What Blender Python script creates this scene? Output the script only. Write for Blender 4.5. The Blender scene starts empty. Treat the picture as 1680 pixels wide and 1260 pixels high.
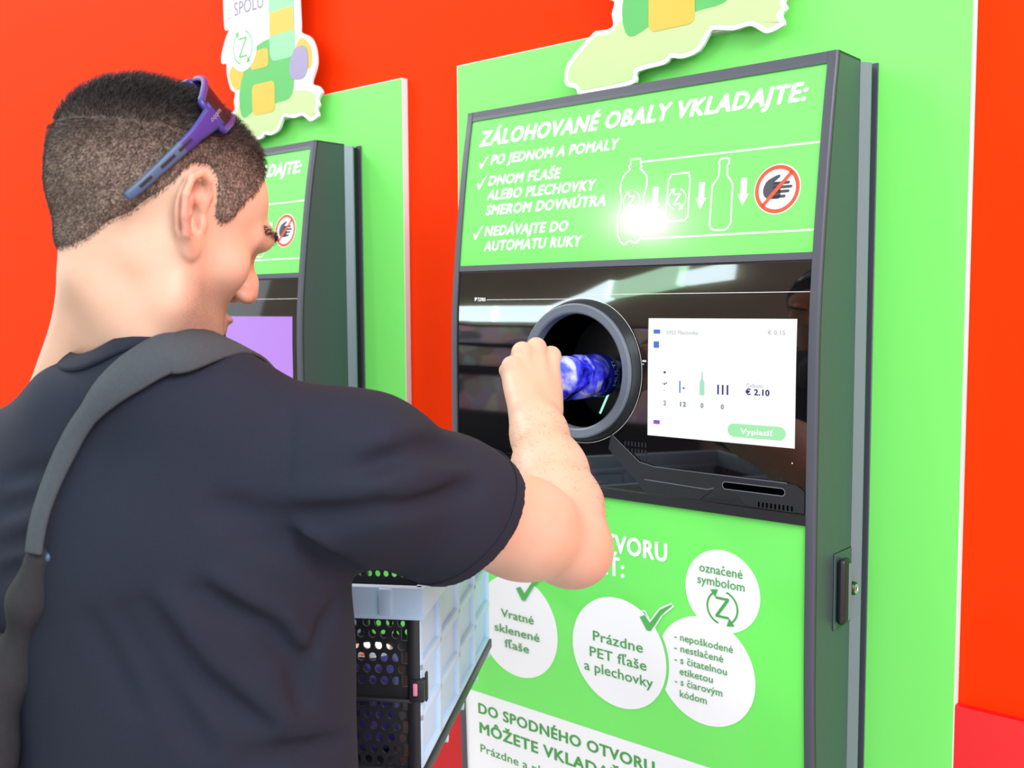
import bpy, bmesh, math, random
import numpy as np
from mathutils import Vector, Matrix
from mathutils.bvhtree import BVHTree

random.seed(7); RNG = np.random.default_rng(11)
scene = bpy.context.scene
COL = scene.collection

# ------------------------------------------------------------------ camera
cam_data = bpy.data.cameras.new('camera')
cam = bpy.data.objects.new('camera', cam_data); COL.objects.link(cam)
CAM = Vector((1.2230, -1.4102, 1.5221))
yaw, pit, rol = (math.radians(a) for a in (40.7799, -4.3927, -0.3258))
fw = Vector((-math.cos(pit)*math.sin(yaw), math.cos(pit)*math.cos(yaw), math.sin(pit)))
rt = Vector((math.cos(yaw), math.sin(yaw), 0)); up = rt.cross(fw)
rt, up = math.cos(rol)*rt+math.sin(rol)*up, -math.sin(rol)*rt+math.cos(rol)*up
M = Matrix((rt, up, -fw)).transposed().to_4x4(); M.translation = CAM
cam.matrix_world = M
cam_data.sensor_width = 36.0; cam_data.lens = 1680.7469*36/1680
cam_data.clip_start = 0.05; cam_data.clip_end = 200
cam_data.dof.use_dof = True; cam_data.dof.focus_distance = 1.25; cam_data.dof.aperture_fstop = 9.0
scene.camera = cam

# ------------------------------------------------------------------ light
world = bpy.data.worlds.new('daylight'); scene.world = world; world.use_nodes = True
bg = world.node_tree.nodes['Background']
bg.inputs[0].default_value = (0.92, 0.97, 1.0, 1); bg.inputs[1].default_value = 1.3

def area(name, loc, target, power, sx, sy, color=(1, 1, 1)):
    l = bpy.data.lights.new(name, 'AREA'); l.energy = power; l.shape = 'RECTANGLE'; l.size = sx; l.size_y = sy; l.color = color
    o = bpy.data.objects.new(name, l); COL.objects.link(o); o.location = loc
    o.rotation_euler = (Vector(target)-Vector(loc)).to_track_quat('-Z', 'Y').to_euler()
    return o
area('flash_head', (-0.99, -2.112, 2.33), (0.35, -0.4, 1.5), 4.2, 0.10, 0.10, (1, 0.98, 0.97))
area('upper_left_fill', (-3.6, -1.9, 4.4), (0.3, -0.7, 1.4), 105, 1.6, 1.6, (1, 0.98, 0.96))  # soft lamp added high on the left for modelling, no real fixture
area('right_fill', (3.2, -1.5, 3.4), (0.75, -0.1, 1.3), 95, 1.6, 1.6, (0.97, 0.98, 1))  # lamp added on the right to lift the machine's dark side
scene.view_settings.view_transform = 'Standard'
scene.view_settings.look = 'None'
scene.view_settings.exposure = 0.22
scene.view_settings.gamma = 1.0
scene.view_settings.use_curve_mapping = False

# ------------------------------------------------------------------ materials
def mat(name, color, rough=0.5, metal=0.0, spec=0.5, var=0.0, vscale=30.0, bump=0.0, bscale=200.0, emit=None, estr=0.0, coat=0.0, sss=0.0, ior=None):
    m = bpy.data.materials.new(name); m.use_nodes = True
    nt = m.node_tree; b = nt.nodes['Principled BSDF']
    b.inputs['Base Color'].default_value = (*color, 1); b.inputs['Roughness'].default_value = rough
    b.inputs['Metallic'].default_value = metal; b.inputs['Specular IOR Level'].default_value = spec
    if ior: b.inputs['IOR'].default_value = ior
    if coat: b.inputs['Coat Weight'].default_value = coat; b.inputs['Coat Roughness'].default_value = 0.08
    if sss:
        b.inputs['Subsurface Weight'].default_value = sss; b.inputs['Subsurface Radius'].default_value = (1, 0.35, 0.2); b.inputs['Subsurface Scale'].default_value = 0.006
    tc = nt.nodes.new('ShaderNodeTexCoord')
    if var:
        n = nt.nodes.new('ShaderNodeTexNoise'); n.inputs['Scale'].default_value = vscale; n.inputs['Detail'].default_value = 4
        nt.links.new(tc.outputs['Object'], n.inputs['Vector'])
        mx = nt.nodes.new('ShaderNodeMix'); mx.data_type = 'RGBA'
        mx.inputs[6].default_value = (*[c*(1-var) for c in color], 1); mx.inputs[7].default_value = (*[min(1, c*(1+var)) for c in color], 1)
        nt.links.new(n.outputs['Fac'], mx.inputs[0]); nt.links.new(mx.outputs[2], b.inputs['Base Color'])
    if bump:
        n2 = nt.nodes.new('ShaderNodeTexNoise'); n2.inputs['Scale'].default_value = bscale; n2.inputs['Detail'].default_value = 3
        nt.links.new(tc.outputs['Object'], n2.inputs['Vector'])
        bp = nt.nodes.new('ShaderNodeBump'); bp.inputs['Strength'].default_value = bump; bp.inputs['Distance'].default_value = 0.002
        nt.links.new(n2.outputs['Fac'], bp.inputs['Height']); nt.links.new(bp.outputs['Normal'], b.inputs['Normal'])
    if emit:
        b.inputs['Emission Color'].default_value = (*emit, 1); b.inputs['Emission Strength'].default_value = estr
    return m
MT = dict(
    wall=mat('orange_red_paint', (0.86, 0.035, 0.0006), 0.7, spec=0.06, var=0.04, vscale=6, bump=0.05, bscale=60),
    dado=mat('deep_red_paint', (0.72, 0.003, 0.006), 0.35, var=0.03, vscale=8),
    floor=mat('grey_floor_tile', (0.45, 0.45, 0.44), 0.4, var=0.08, vscale=5),
    board=mat('green_board_laminate', (0.20, 0.80, 0.145), 0.5, spec=0.3, var=0.015, vscale=3),
    edge=mat('white_board_edge', (0.80, 0.80, 0.77), 0.5),
    panel=mat('green_printed_panel', (0.165, 0.78, 0.125), 0.16, var=0.012, vscale=3),
    white=mat('white_print', (0.88, 0.88, 0.9), 0.3),
    white2=mat('soft_white_print', (0.72, 0.86, 0.68), 0.3),
    gtext=mat('green_print', (0.06, 0.34, 0.07), 0.35),
    red=mat('red_print', (0.85, 0.06, 0.01), 0.3),
    ink=mat('dark_grey_print', (0.035, 0.04, 0.055), 0.4),
    frame=mat('charcoal_powder_coat', (0.058, 0.062, 0.082), 0.42, var=0.12, vscale=900, bump=0.06, bscale=900),
    side=mat('dark_side_coat', (0.042, 0.072, 0.074), 0.38, var=0.2, vscale=700, bump=0.08, bscale=900),
    strip=mat('blue_grey_metal', (0.17, 0.22, 0.25), 0.4, metal=0.3, var=0.05, vscale=400),
    rubber=mat('black_rubber', (0.006, 0.006, 0.007), 0.6),
    glass=mat('black_glossy_glass', (0.004, 0.004, 0.005), 0.03, spec=0.5, ior=1.8),
    bplast=mat('black_satin_plastic', (0.012, 0.013, 0.015), 0.35),
    tray=mat('dark_grey_moulding', (0.012, 0.014, 0.018), 0.4, bump=0.05, bscale=800),
    hair_line=mat('white_hairline', (0.8, 0.8, 0.8), 0.4),
    ring=mat('grey_ring_plastic', (0.13, 0.155, 0.19), 0.4, var=0.08, vscale=900),
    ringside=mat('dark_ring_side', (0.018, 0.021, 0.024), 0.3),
    hole=mat('black_tunnel', (0.0008, 0.0008, 0.0008), 0.9, spec=0.0),
    led=mat('mint_light_bar', (0.3, 0.8, 0.6), 0.3, emit=(0.45, 1.0, 0.75), estr=0.9),
    screen=mat('lit_white_screen', (0.01, 0.01, 0.012), 0.2, emit=(1, 1, 1), estr=0.86),
    screen2=mat('lit_lavender_screen', (0.01, 0.01, 0.012), 0.2, emit=(0.56, 0.27, 0.95), estr=0.8),
    sblue=mat('screen_blue', (0.01, 0.01, 0.012), 0.2, emit=(0.03, 0.16, 0.68), estr=0.84),
    snavy=mat('screen_navy', (0.01, 0.01, 0.012), 0.2, emit=(0.01, 0.02, 0.22), estr=0.84),
    sgrey=mat('screen_grey', (0.01, 0.01, 0.012), 0.2, emit=(0.22, 0.27, 0.36), estr=0.84),
    spale=mat('screen_pale', (0.01, 0.01, 0.012), 0.2, emit=(0.55, 0.6, 0.64), estr=0.84),
    sgreen=mat('screen_green_button', (0.01, 0.01, 0.012), 0.2, emit=(0.38, 0.88, 0.45), estr=0.84),
    sglass=mat('screen_bottle_green', (0.01, 0.01, 0.012), 0.2, emit=(0.38, 0.8, 0.58), estr=0.84),
    sred=mat('screen_red', (0.01, 0.01, 0.012), 0.2, emit=(0.7, 0.03, 0.3), estr=0.84),
    chrome=mat('bright_steel', (0.75, 0.77, 0.8), 0.18, metal=1.0),
    map=mat('pale_green_map_print', (0.50, 0.66, 0.30), 0.5, spec=0.2, var=0.06, vscale=12),
    yellow=mat('yellow_print', (0.62, 0.42, 0.04), 0.45, var=0.1, vscale=10),
    leaf=mat('leaf_green_print', (0.08, 0.42, 0.09), 0.45, var=0.15, vscale=10),
    mint=mat('mint_print', (0.24, 0.55, 0.30), 0.45, var=0.1, vscale=10),
    lilac=mat('lilac_print', (0.30, 0.26, 0.42), 0.45), greyprint=mat('grey_violet_print', (0.22, 0.20, 0.30), 0.45),
)

# ------------------------------------------------------------------ builders
def link_mesh(name, verts, faces, m, parent=None, smooth=False, mats=None, fmat=None):
    me = bpy.data.meshes.new(name); me.from_pydata([tuple(v) for v in verts], [], faces)
    for k in (mats or [m]): me.materials.append(k)
    if fmat is not None: me.polygons.foreach_set('material_index', fmat)
    if smooth: me.polygons.foreach_set('use_smooth', [True]*len(me.polygons))
    me.update()
    o = bpy.data.objects.new(name, me); COL.objects.link(o)
    if parent: o.parent = parent
    return o
def link_bm(name, bm, m, parent=None, smooth=False, autosmooth=None):
    me = bpy.data.meshes.new(name); bmesh.ops.recalc_face_normals(bm, faces=bm.faces[:]); bm.to_mesh(me); bm.free(); me.materials.append(m)
    if smooth: me.polygons.foreach_set('use_smooth', [True]*len(me.polygons))
    o = bpy.data.objects.new(name, me); COL.objects.link(o)
    if parent: o.parent = parent
    if autosmooth: me.set_sharp_from_angle(angle=math.radians(autosmooth))
    return o
def bm_box(bm, lo, hi, bevel=0.0, seg=2, mtx=None):
    r = bmesh.ops.create_cube(bm, size=1.0)
    vs = r['verts']
    for v in vs:
        v.co = Vector([lo[i]+(v.co[i]+0.5)*(hi[i]-lo[i]) for i in range(3)])
    if bevel:
        es = list({e for v in vs for e in v.link_edges})
        rr = bmesh.ops.bevel(bm, geom=es, offset=bevel, segments=seg, affect='EDGES', profile=0.5)
        vs = list({v for f in rr['faces'] for v in f.verts} | {v for v in vs if v.is_valid})
    if mtx is not None: bmesh.ops.transform(bm, matrix=mtx, verts=[v for v in vs if v.is_valid])
    return vs
def box(name, lo, hi, m, parent=None, bevel=0.0, seg=2, mtx=None):
    bm = bmesh.new(); bm_box(bm, lo, hi, bevel, seg, mtx)
    return link_bm(name, bm, m, parent, smooth=bevel > 0, autosmooth=40 if bevel > 0 else None)
def tube_geo(path, r, n=10, closed=False, flat=1.0, upv=None, caps=True):
    """swept tube: verts, faces; r a number or list"""
    P = [Vector(p) for p in path]; V = []; Fc = []; k = len(P)
    rs = r if hasattr(r, '__len__') else [r]*k
    prev = None
    for i, p in enumerate(P):
        if closed: t = P[(i+1) % k]-P[i-1]
        else: t = P[min(i+1, k-1)]-P[max(i-1, 0)]
        t.normalize()
        if prev is None:
            a = Vector(upv) if upv else (Vector((0, 0, 1)) if abs(t.z) < 0.9 else Vector((1, 0, 0)))
        else: a = prev
        u = (a-t*a.dot(t)).normalized(); w = t.cross(u); prev = u
        for j in range(n):
            th = 2*math.pi*j/n
            V.append(p+u*(math.cos(th)*rs[i])+w*(math.sin(th)*rs[i]*flat))
    for i in range(k if closed else k-1):
        for j in range(n):
            a, b = i*n+j, i*n+(j+1) % n; c, d = ((i+1) % k)*n+(j+1) % n, ((i+1) % k)*n+j
            Fc.append((a, b, c, d))
    if caps and not closed:
        Fc.append(tuple(range(n-1, -1, -1))); Fc.append(tuple(range((k-1)*n, k*n)))
    return V, Fc
def merge_geo(*gs):
    V = []; Fc = []
    for v, f in gs:
        o = len(V); V += [tuple(x) for x in v]; Fc += [tuple(i+o for i in q) for q in f]
    return V, Fc
def lathe_geo(profile, n=48, mtx=None, closed_ends=True):
    """profile: (radius, height) pairs around z"""
    V = []; Fc = []
    for r, h in profile:
        for j in range(n):
            a = 2*math.pi*j/n; V.append(Vector((r*math.cos(a), r*math.sin(a), h)))
    k = len(profile)
    for i in range(k-1):
        for j in range(n):
            Fc.append((i*n+j, i*n+(j+1) % n, (i+1)*n+(j+1) % n, (i+1)*n+j))
    if closed_ends:
        Fc.append(tuple(range(n-1, -1, -1))); Fc.append(tuple(range((k-1)*n, k*n)))
    if mtx is not None: V = [mtx @ v for v in V]
    return V, Fc
def tag(o, label, cat, group=None):
    o['label'] = label; o['category'] = cat
    if group: o['group'] = group
    return o
def empty(name, loc, label, cat, group=None):
    o = bpy.data.objects.new(name, None); COL.objects.link(o); o.location = loc; o.empty_display_size = 0.1
    return tag(o, label, cat, group)
def adopt(o, root):
    """parent o (built in world coordinates) to root without moving it"""
    o.parent = root; o.matrix_parent_inverse = Matrix.Translation(root.location).inverted()
    return o
def structure(o):
    o['kind'] = 'structure'; return o
def copy_tree(o, parent=None):
    c = o.copy(); COL.objects.link(c)
    if parent: c.parent = parent; c.matrix_parent_inverse = o.matrix_parent_inverse.copy()
    for ch in list(o.children): copy_tree(ch, c)
    return c

# ------------------------------------------------------------------ setting
structure(box('wall_back', (-7, 0.018, 0), (6, 0.20, 3.6), MT['wall']))
structure(box('trim_1', (-7, 0.004, 0), (6, 0.0175, 0.978), MT['dado'], bevel=0.003))
structure(box('floor', (-7, -6.2, -0.1), (6, 0.20, 0), MT['floor']))
# pictograms on the upper panel (x, z) in metres
PICT = {'bottle': [(0.349, 1.7374), (0.3664, 1.737), (0.3674, 1.7284), (0.3695, 1.7248), (0.3667, 1.7227), (0.3729, 1.7177), (0.3791, 1.7114), (0.3807, 1.7065), (0.381, 1.695), (0.378, 1.6847), (0.3771, 1.6761), (0.3795, 1.6674), (0.3792, 1.6569), (0.382, 1.6242), (0.3768, 1.6187), (0.3693, 1.6124), (0.3647, 1.6131), (0.3574, 1.6167), (0.3486, 1.6107), (0.3411, 1.6155), (0.3354, 1.6265), (0.3336, 1.6558), (0.338, 1.6702), (0.3376, 1.6829), (0.3344, 1.6929), (0.3349, 1.7055), (0.3384, 1.714), (0.3489, 1.7224), (0.3467, 1.7269), (0.3492, 1.7295)], 'can': [(0.4218, 1.709), (0.451, 1.7089), (0.4518, 1.7042), (0.4539, 1.6994), (0.4544, 1.6466), (0.4501, 1.6413), (0.4231, 1.6406), (0.4188, 1.645), (0.4173, 1.6498), (0.418, 1.7015), (0.4214, 1.7059)], 'wine': [(0.5, 1.7227), (0.5029, 1.7241), (0.5111, 1.7236), (0.5139, 1.7214), (0.5141, 1.7165), (0.5119, 1.7134), (0.513, 1.6989), (0.5204, 1.6902), (0.5222, 1.6846), (0.5232, 1.6334), (0.5188, 1.6261), (0.5139, 1.6244), (0.4976, 1.6249), (0.4915, 1.6288), (0.4903, 1.6335), (0.4905, 1.6872), (0.497, 1.6957), (0.4997, 1.7009), (0.4996, 1.7146), (0.4979, 1.7184)], 'arrows': [[(0.392, 1.6932), (0.4021, 1.6929), (0.4024, 1.6683), (0.406, 1.668), (0.3974, 1.6561), (0.388, 1.6687), (0.3921, 1.6684)], [(0.4692, 1.6935), (0.4782, 1.6931), (0.4788, 1.6707), (0.4823, 1.6708), (0.4737, 1.6555), (0.4647, 1.6714), (0.4695, 1.6712)], [(0.5344, 1.694), (0.5437, 1.6937), (0.5444, 1.6716), (0.548, 1.6717), (0.539, 1.6557), (0.5306, 1.672), (0.5348, 1.6718)]], 'line1': [(0.3689, 1.7318), (0.6457, 1.7318)], 'line2': [(0.3792, 1.618), (0.6447, 1.6179)], 'z1': (0.3563, 1.6753), 'z2': (0.4346, 1.6724), 'sign': (0.5893, 1.6747, 0.0336)}
# ------------------------------------------------------------------ machine front profile
ZK = np.array([0.0, 0.45, 0.70, 0.88, 1.01, 1.14, 1.26, 1.38, 1.46, 1.52, 1.58, 1.65, 1.73, 1.79, 1.85])
YK = np.array([-.118, -.126, -.134, -.1401, -.1467, -.1489, -.1500, -.1501, -.1497, -.1475, -.1423, -.1345, -.124, -.1147, -.1036])
SK = np.gradient(YK, ZK)
def prof(z):
    """smooth front profile: cubic through the measured heights"""
    z = min(max(z, 0.0), 1.8499); i = int(np.searchsorted(ZK, z, side='right'))-1; h = ZK[i+1]-ZK[i]; t = (z-ZK[i])/h
    return float((2*t**3-3*t*t+1)*YK[i]+(t**3-2*t*t+t)*h*SK[i]+(3*t*t-2*t**3)*YK[i+1]+(t**3-t*t)*h*SK[i+1])
GRID = sorted(set([round(0.02*i, 4) for i in range(0, 94)]))
def profg(z):
    """profile sampled on the 2 cm grid, so prints lie exactly on the panels"""
    i = math.floor(z/0.02+1e-9); a = 0.02*i; t = (z-a)/0.02
    return prof(a)*(1-t)+prof(a+0.02)*t
W = 0.66; FR = 0.0137

def conform(name, V2, F2, m, parent, off, thick=0.0):
    """flat shape (x, z) laid on the curved machine front, off metres proud of it"""
    bm = bmesh.new(); vs = [bm.verts.new((p[0], p[2] if len(p) > 2 else 0.0, p[1])) for p in V2]
    for f in F2:
        try: bm.faces.new([vs[i] for i in f])
        except ValueError: pass
    bm.normal_update(); bmesh.ops.triangulate(bm, faces=[f for f in bm.faces if len(f.verts) > 4])
    zs = [v.co.z for v in bm.verts]; z0, z1 = min(zs), max(zs)
    k = math.floor(z0/0.02)+1
    while 0.02*k < z1-1e-6:
        bmesh.ops.bisect_plane(bm, geom=bm.verts[:]+bm.edges[:]+bm.faces[:], plane_co=(0, 0, 0.02*k), plane_no=(0, 0, 1), dist=1e-6)
        k += 1
    bmesh.ops.triangulate(bm, faces=[f for f in bm.faces if len(f.verts) > 4])
    for v in bm.verts: v.co.y = profg(v.co.z)-off-v.co.y
    bm.normal_update()
    for f in bm.faces:
        if f.normal.y > 0: f.normal_flip()
    if thick:
        r = bmesh.ops.extrude_face_region(bm, geom=bm.faces[:])
        for v in [g for g in r['geom'] if isinstance(g, bmesh.types.BMVert)]: v.co.y -= thick
        bmesh.ops.recalc_face_normals(bm, faces=bm.faces[:])
    me = bpy.data.meshes.new(name); bm.to_mesh(me); bm.free(); me.materials.append(m)
    o = bpy.data.objects.new(name, me); COL.objects.link(o)
    if parent: o.parent = parent
    return o
def flat(name, V2, F2, m, parent, y, thick=0.0):
    """flat shape (x, z) in the plane y, facing -y"""
    V = [(p[0], y-(p[2] if len(p) > 2 else 0.0), p[1]) for p in V2]; bm = bmesh.new(); vs = [bm.verts.new(v) for v in V]
    for f in F2:
        try: bm.faces.new([vs[i] for i in f])
        except ValueError: pass
    bm.normal_update()
    for f in bm.faces:
        if f.normal.y > 0: f.normal_flip()
    if thick:
        r = bmesh.ops.extrude_face_region(bm, geom=bm.faces[:])
        for v in [g for g in r['geom'] if isinstance(g, bmesh.types.BMVert)]: v.co.y += thick
        bmesh.ops.recalc_face_normals(bm, faces=bm.faces[:])
    me = bpy.data.meshes.new(name); bm.to_mesh(me); bm.free(); me.materials.append(m)
    o = bpy.data.objects.new(name, me); COL.objects.link(o)
    if parent: o.parent = parent
    return o
def rect(x0, z0, x1, z1): return [(x0, z0), (x1, z0), (x1, z1), (x0, z1)], [(0, 1, 2, 3)]
def poly(pts): return list(pts), [tuple(range(len(pts)))]
def disc(cx, cz, r, n=64, rz=None):
    rz = rz or r
    return [(cx+r*math.cos(2*math.pi*i/n), cz+rz*math.sin(2*math.pi*i/n)) for i in range(n)], [tuple(range(n))]
def annulus(cx, cz, r0, r1, n=72, a0=0.0, a1=2*math.pi):
    full = abs(a1-a0-2*math.pi) < 1e-6; k = n if full else n+1; V = []; Fc = []
    for i in range(k):
        a = a0+(a1-a0)*i/n
        V += [(cx+r0*math.cos(a), cz+r0*math.sin(a)), (cx+r1*math.cos(a), cz+r1*math.sin(a))]
    for i in range(n):
        a, b = 2*i, 2*((i+1) % k); Fc.append((a, a+1, b+1, b))
    return V, Fc
def stroke(pts, w, closed=False):
    V = []; Fc = []; n = len(pts)
    for i in range(n):
        p = Vector(pts[i]); a = Vector(pts[i-1]) if (i > 0 or closed) else None; b = Vector(pts[(i+1) % n]) if (i < n-1 or closed) else None
        d1 = (p-a).normalized() if a is not None else None; d2 = (b-p).normalized() if b is not None else None
        if d1 is None: d1 = d2
        if d2 is None: d2 = d1
        n1 = Vector((-d1.y, d1.x)); n2 = Vector((-d2.y, d2.x)); mm = (n1+n2)
        if mm.length < 0.3: mm = n1
        mm.normalize(); s = w/2/max(0.45, mm.dot(n1))
        V += [tuple(p+mm*s), tuple(p-mm*s)]
    for i in range(n if closed else n-1):
        a, b = 2*i, 2*((i+1) % n); Fc.append((a, a+1, b+1, b))
    return V, Fc
def smooth_pts(pts, closed=True, sub=4):
    P = [Vector(p) for p in pts]; n = len(P); out = []
    for i in range(n if closed else n-1):
        p0, p1, p2, p3 = (P[(i-1) % n], P[i], P[(i+1) % n], P[(i+2) % n]) if closed else (P[max(i-1, 0)], P[i], P[i+1], P[min(i+2, n-1)])
        for k in range(sub):
            t = k/sub
            out.append(tuple(0.5*((2*p1)+(p2-p0)*t+(2*p0-5*p1+4*p2-p3)*t*t+(3*p1-p0-3*p2+p3)*t**3)))
    if not closed: out.append(tuple(P[-1]))
    return out
def arrow_ring(cx, cz, r, w, zh=None):
    """two chasing arrows round a letter Z"""
    g = []
    for a0 in (math.radians(-50), math.radians(130)):
        g.append(annulus(cx, cz, r-w/2, r+w/2, 20, a0, a0+math.radians(125)))
        e = a0; c, s = math.cos(e), math.sin(e)
        px, pz = cx+r*c, cz+r*s; tx, tz = s, -c; k = w*2.4
        g.append(([(px+c*k, pz+s*k), (px-c*k, pz-s*k), (px+tx*k*1.7, pz+tz*k*1.7)], [(0, 1, 2)]))
    h = zh or r*1.1; wd = h*0.72; b = w*1.25
    x0, x1, z0, z1 = cx-wd/2, cx+wd/2, cz-h/2, cz+h/2
    g.append(([(x0, z1), (x0, z1-b), (x1-b*1.6, z1-b), (x0, z0+b), (x0, z0), (x1, z0), (x1, z0+b), (x0+b*1.6, z0+b), (x1, z1-b), (x1, z1)],
              [(0, 1, 2, 8, 9), (2, 3, 7, 8), (3, 4, 5, 6, 7)]))
    return merge2(*g)
def merge2(*gs):
    V = []; Fc = []
    for v, f in gs:
        o = len(V); V += list(v); Fc += [tuple(i+o for i in q) for q in f]
    return V, Fc
def glyphs(body, shear, sp):
    c = bpy.data.curves.new('t', 'FONT'); c.body = body; c.shear = shear; c.resolution_u = 3; c.fill_mode = 'FRONT'; c.space_character = sp
    o = bpy.data.objects.new('t', c); COL.objects.link(o); bpy.context.view_layer.update()
    me = bpy.data.meshes.new_from_object(o.evaluated_get(bpy.context.evaluated_depsgraph_get()))
    V = [(v.co.x, v.co.y) for v in me.vertices]; Fc = [tuple(p.vertices) for p in me.polygons]
    bpy.data.objects.remove(o); bpy.data.curves.remove(c); bpy.data.meshes.remove(me)
    return V, Fc
def text2(body, x0, x1, z, cap, bold=0.0, shear=0.0, ang=0.0):
    """lettering: body fitted between x0 and x1 on baseline z with capital height cap; bold thickens the strokes"""
    sp = 1.0+bold*2.2; V0, F0 = glyphs(body.replace('č', 'c'), shear, sp)
    for k, ch in enumerate(body):
        if ch == 'č':                                   # c with its caron
            r = max(v[0] for v in glyphs(body[:k].replace('č', 'c')+'c', shear, sp)[0]); m = r-.185; n = len(V0)
            V0 += [(m-.13, .70), (m-.065, .70), (m, .615), (m+.065, .70), (m+.13, .70), (m+.03, .545), (m-.03, .545)]; F0 += [(n, n+1, n+2, n+6), (n+2, n+5, n+6), (n+2, n+3, n+4, n+5)]
    V = []; Fc = []
    for dx, dy in ([(0, 0)] if bold <= 0 else [(0, 0), (1, 0), (-1, 0), (.7, .7), (-.7, .7), (.7, -.7), (-.7, -.7), (0, 1), (0, -1)]):
        k = len(V); V += [(x+dx*bold, y+dy*bold*.7, k/len(V0)*2.0e-5) for x, y in V0]; Fc += [tuple(i+k for i in f) for f in F0]
    a = min(v[0] for v in V); b = max(v[0] for v in V); sz = cap/(0.684+1.4*bold)
    sx = (x1-x0)/(b-a) if x1 is not None else sz
    out = [((x-a)*sx, (y+bold*.7)*sz, l) for x, y, l in V]
    ca, sa = math.cos(ang), math.sin(ang)
    return [(x0+x*ca-y*sa, z+x*sa+y*ca, l) for x, y, l in out], Fc
def check2(x0, z0, x1, z1):
    w, h = x1-x0, z1-z0
    pts = [(0.0, 0.38), (0.16, 0.47), (0.32, 0.26), (0.62, 0.72), (1.0, 1.0), (1.0, 0.97), (0.66, 0.55), (0.34, 0.0), (0.22, 0.0)]
    return [(x0+a*w, z0+b*h) for a, b in pts], [(0, 1, 2, 7, 8), (2, 3, 6, 7), (3, 4, 5, 6)]

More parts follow.
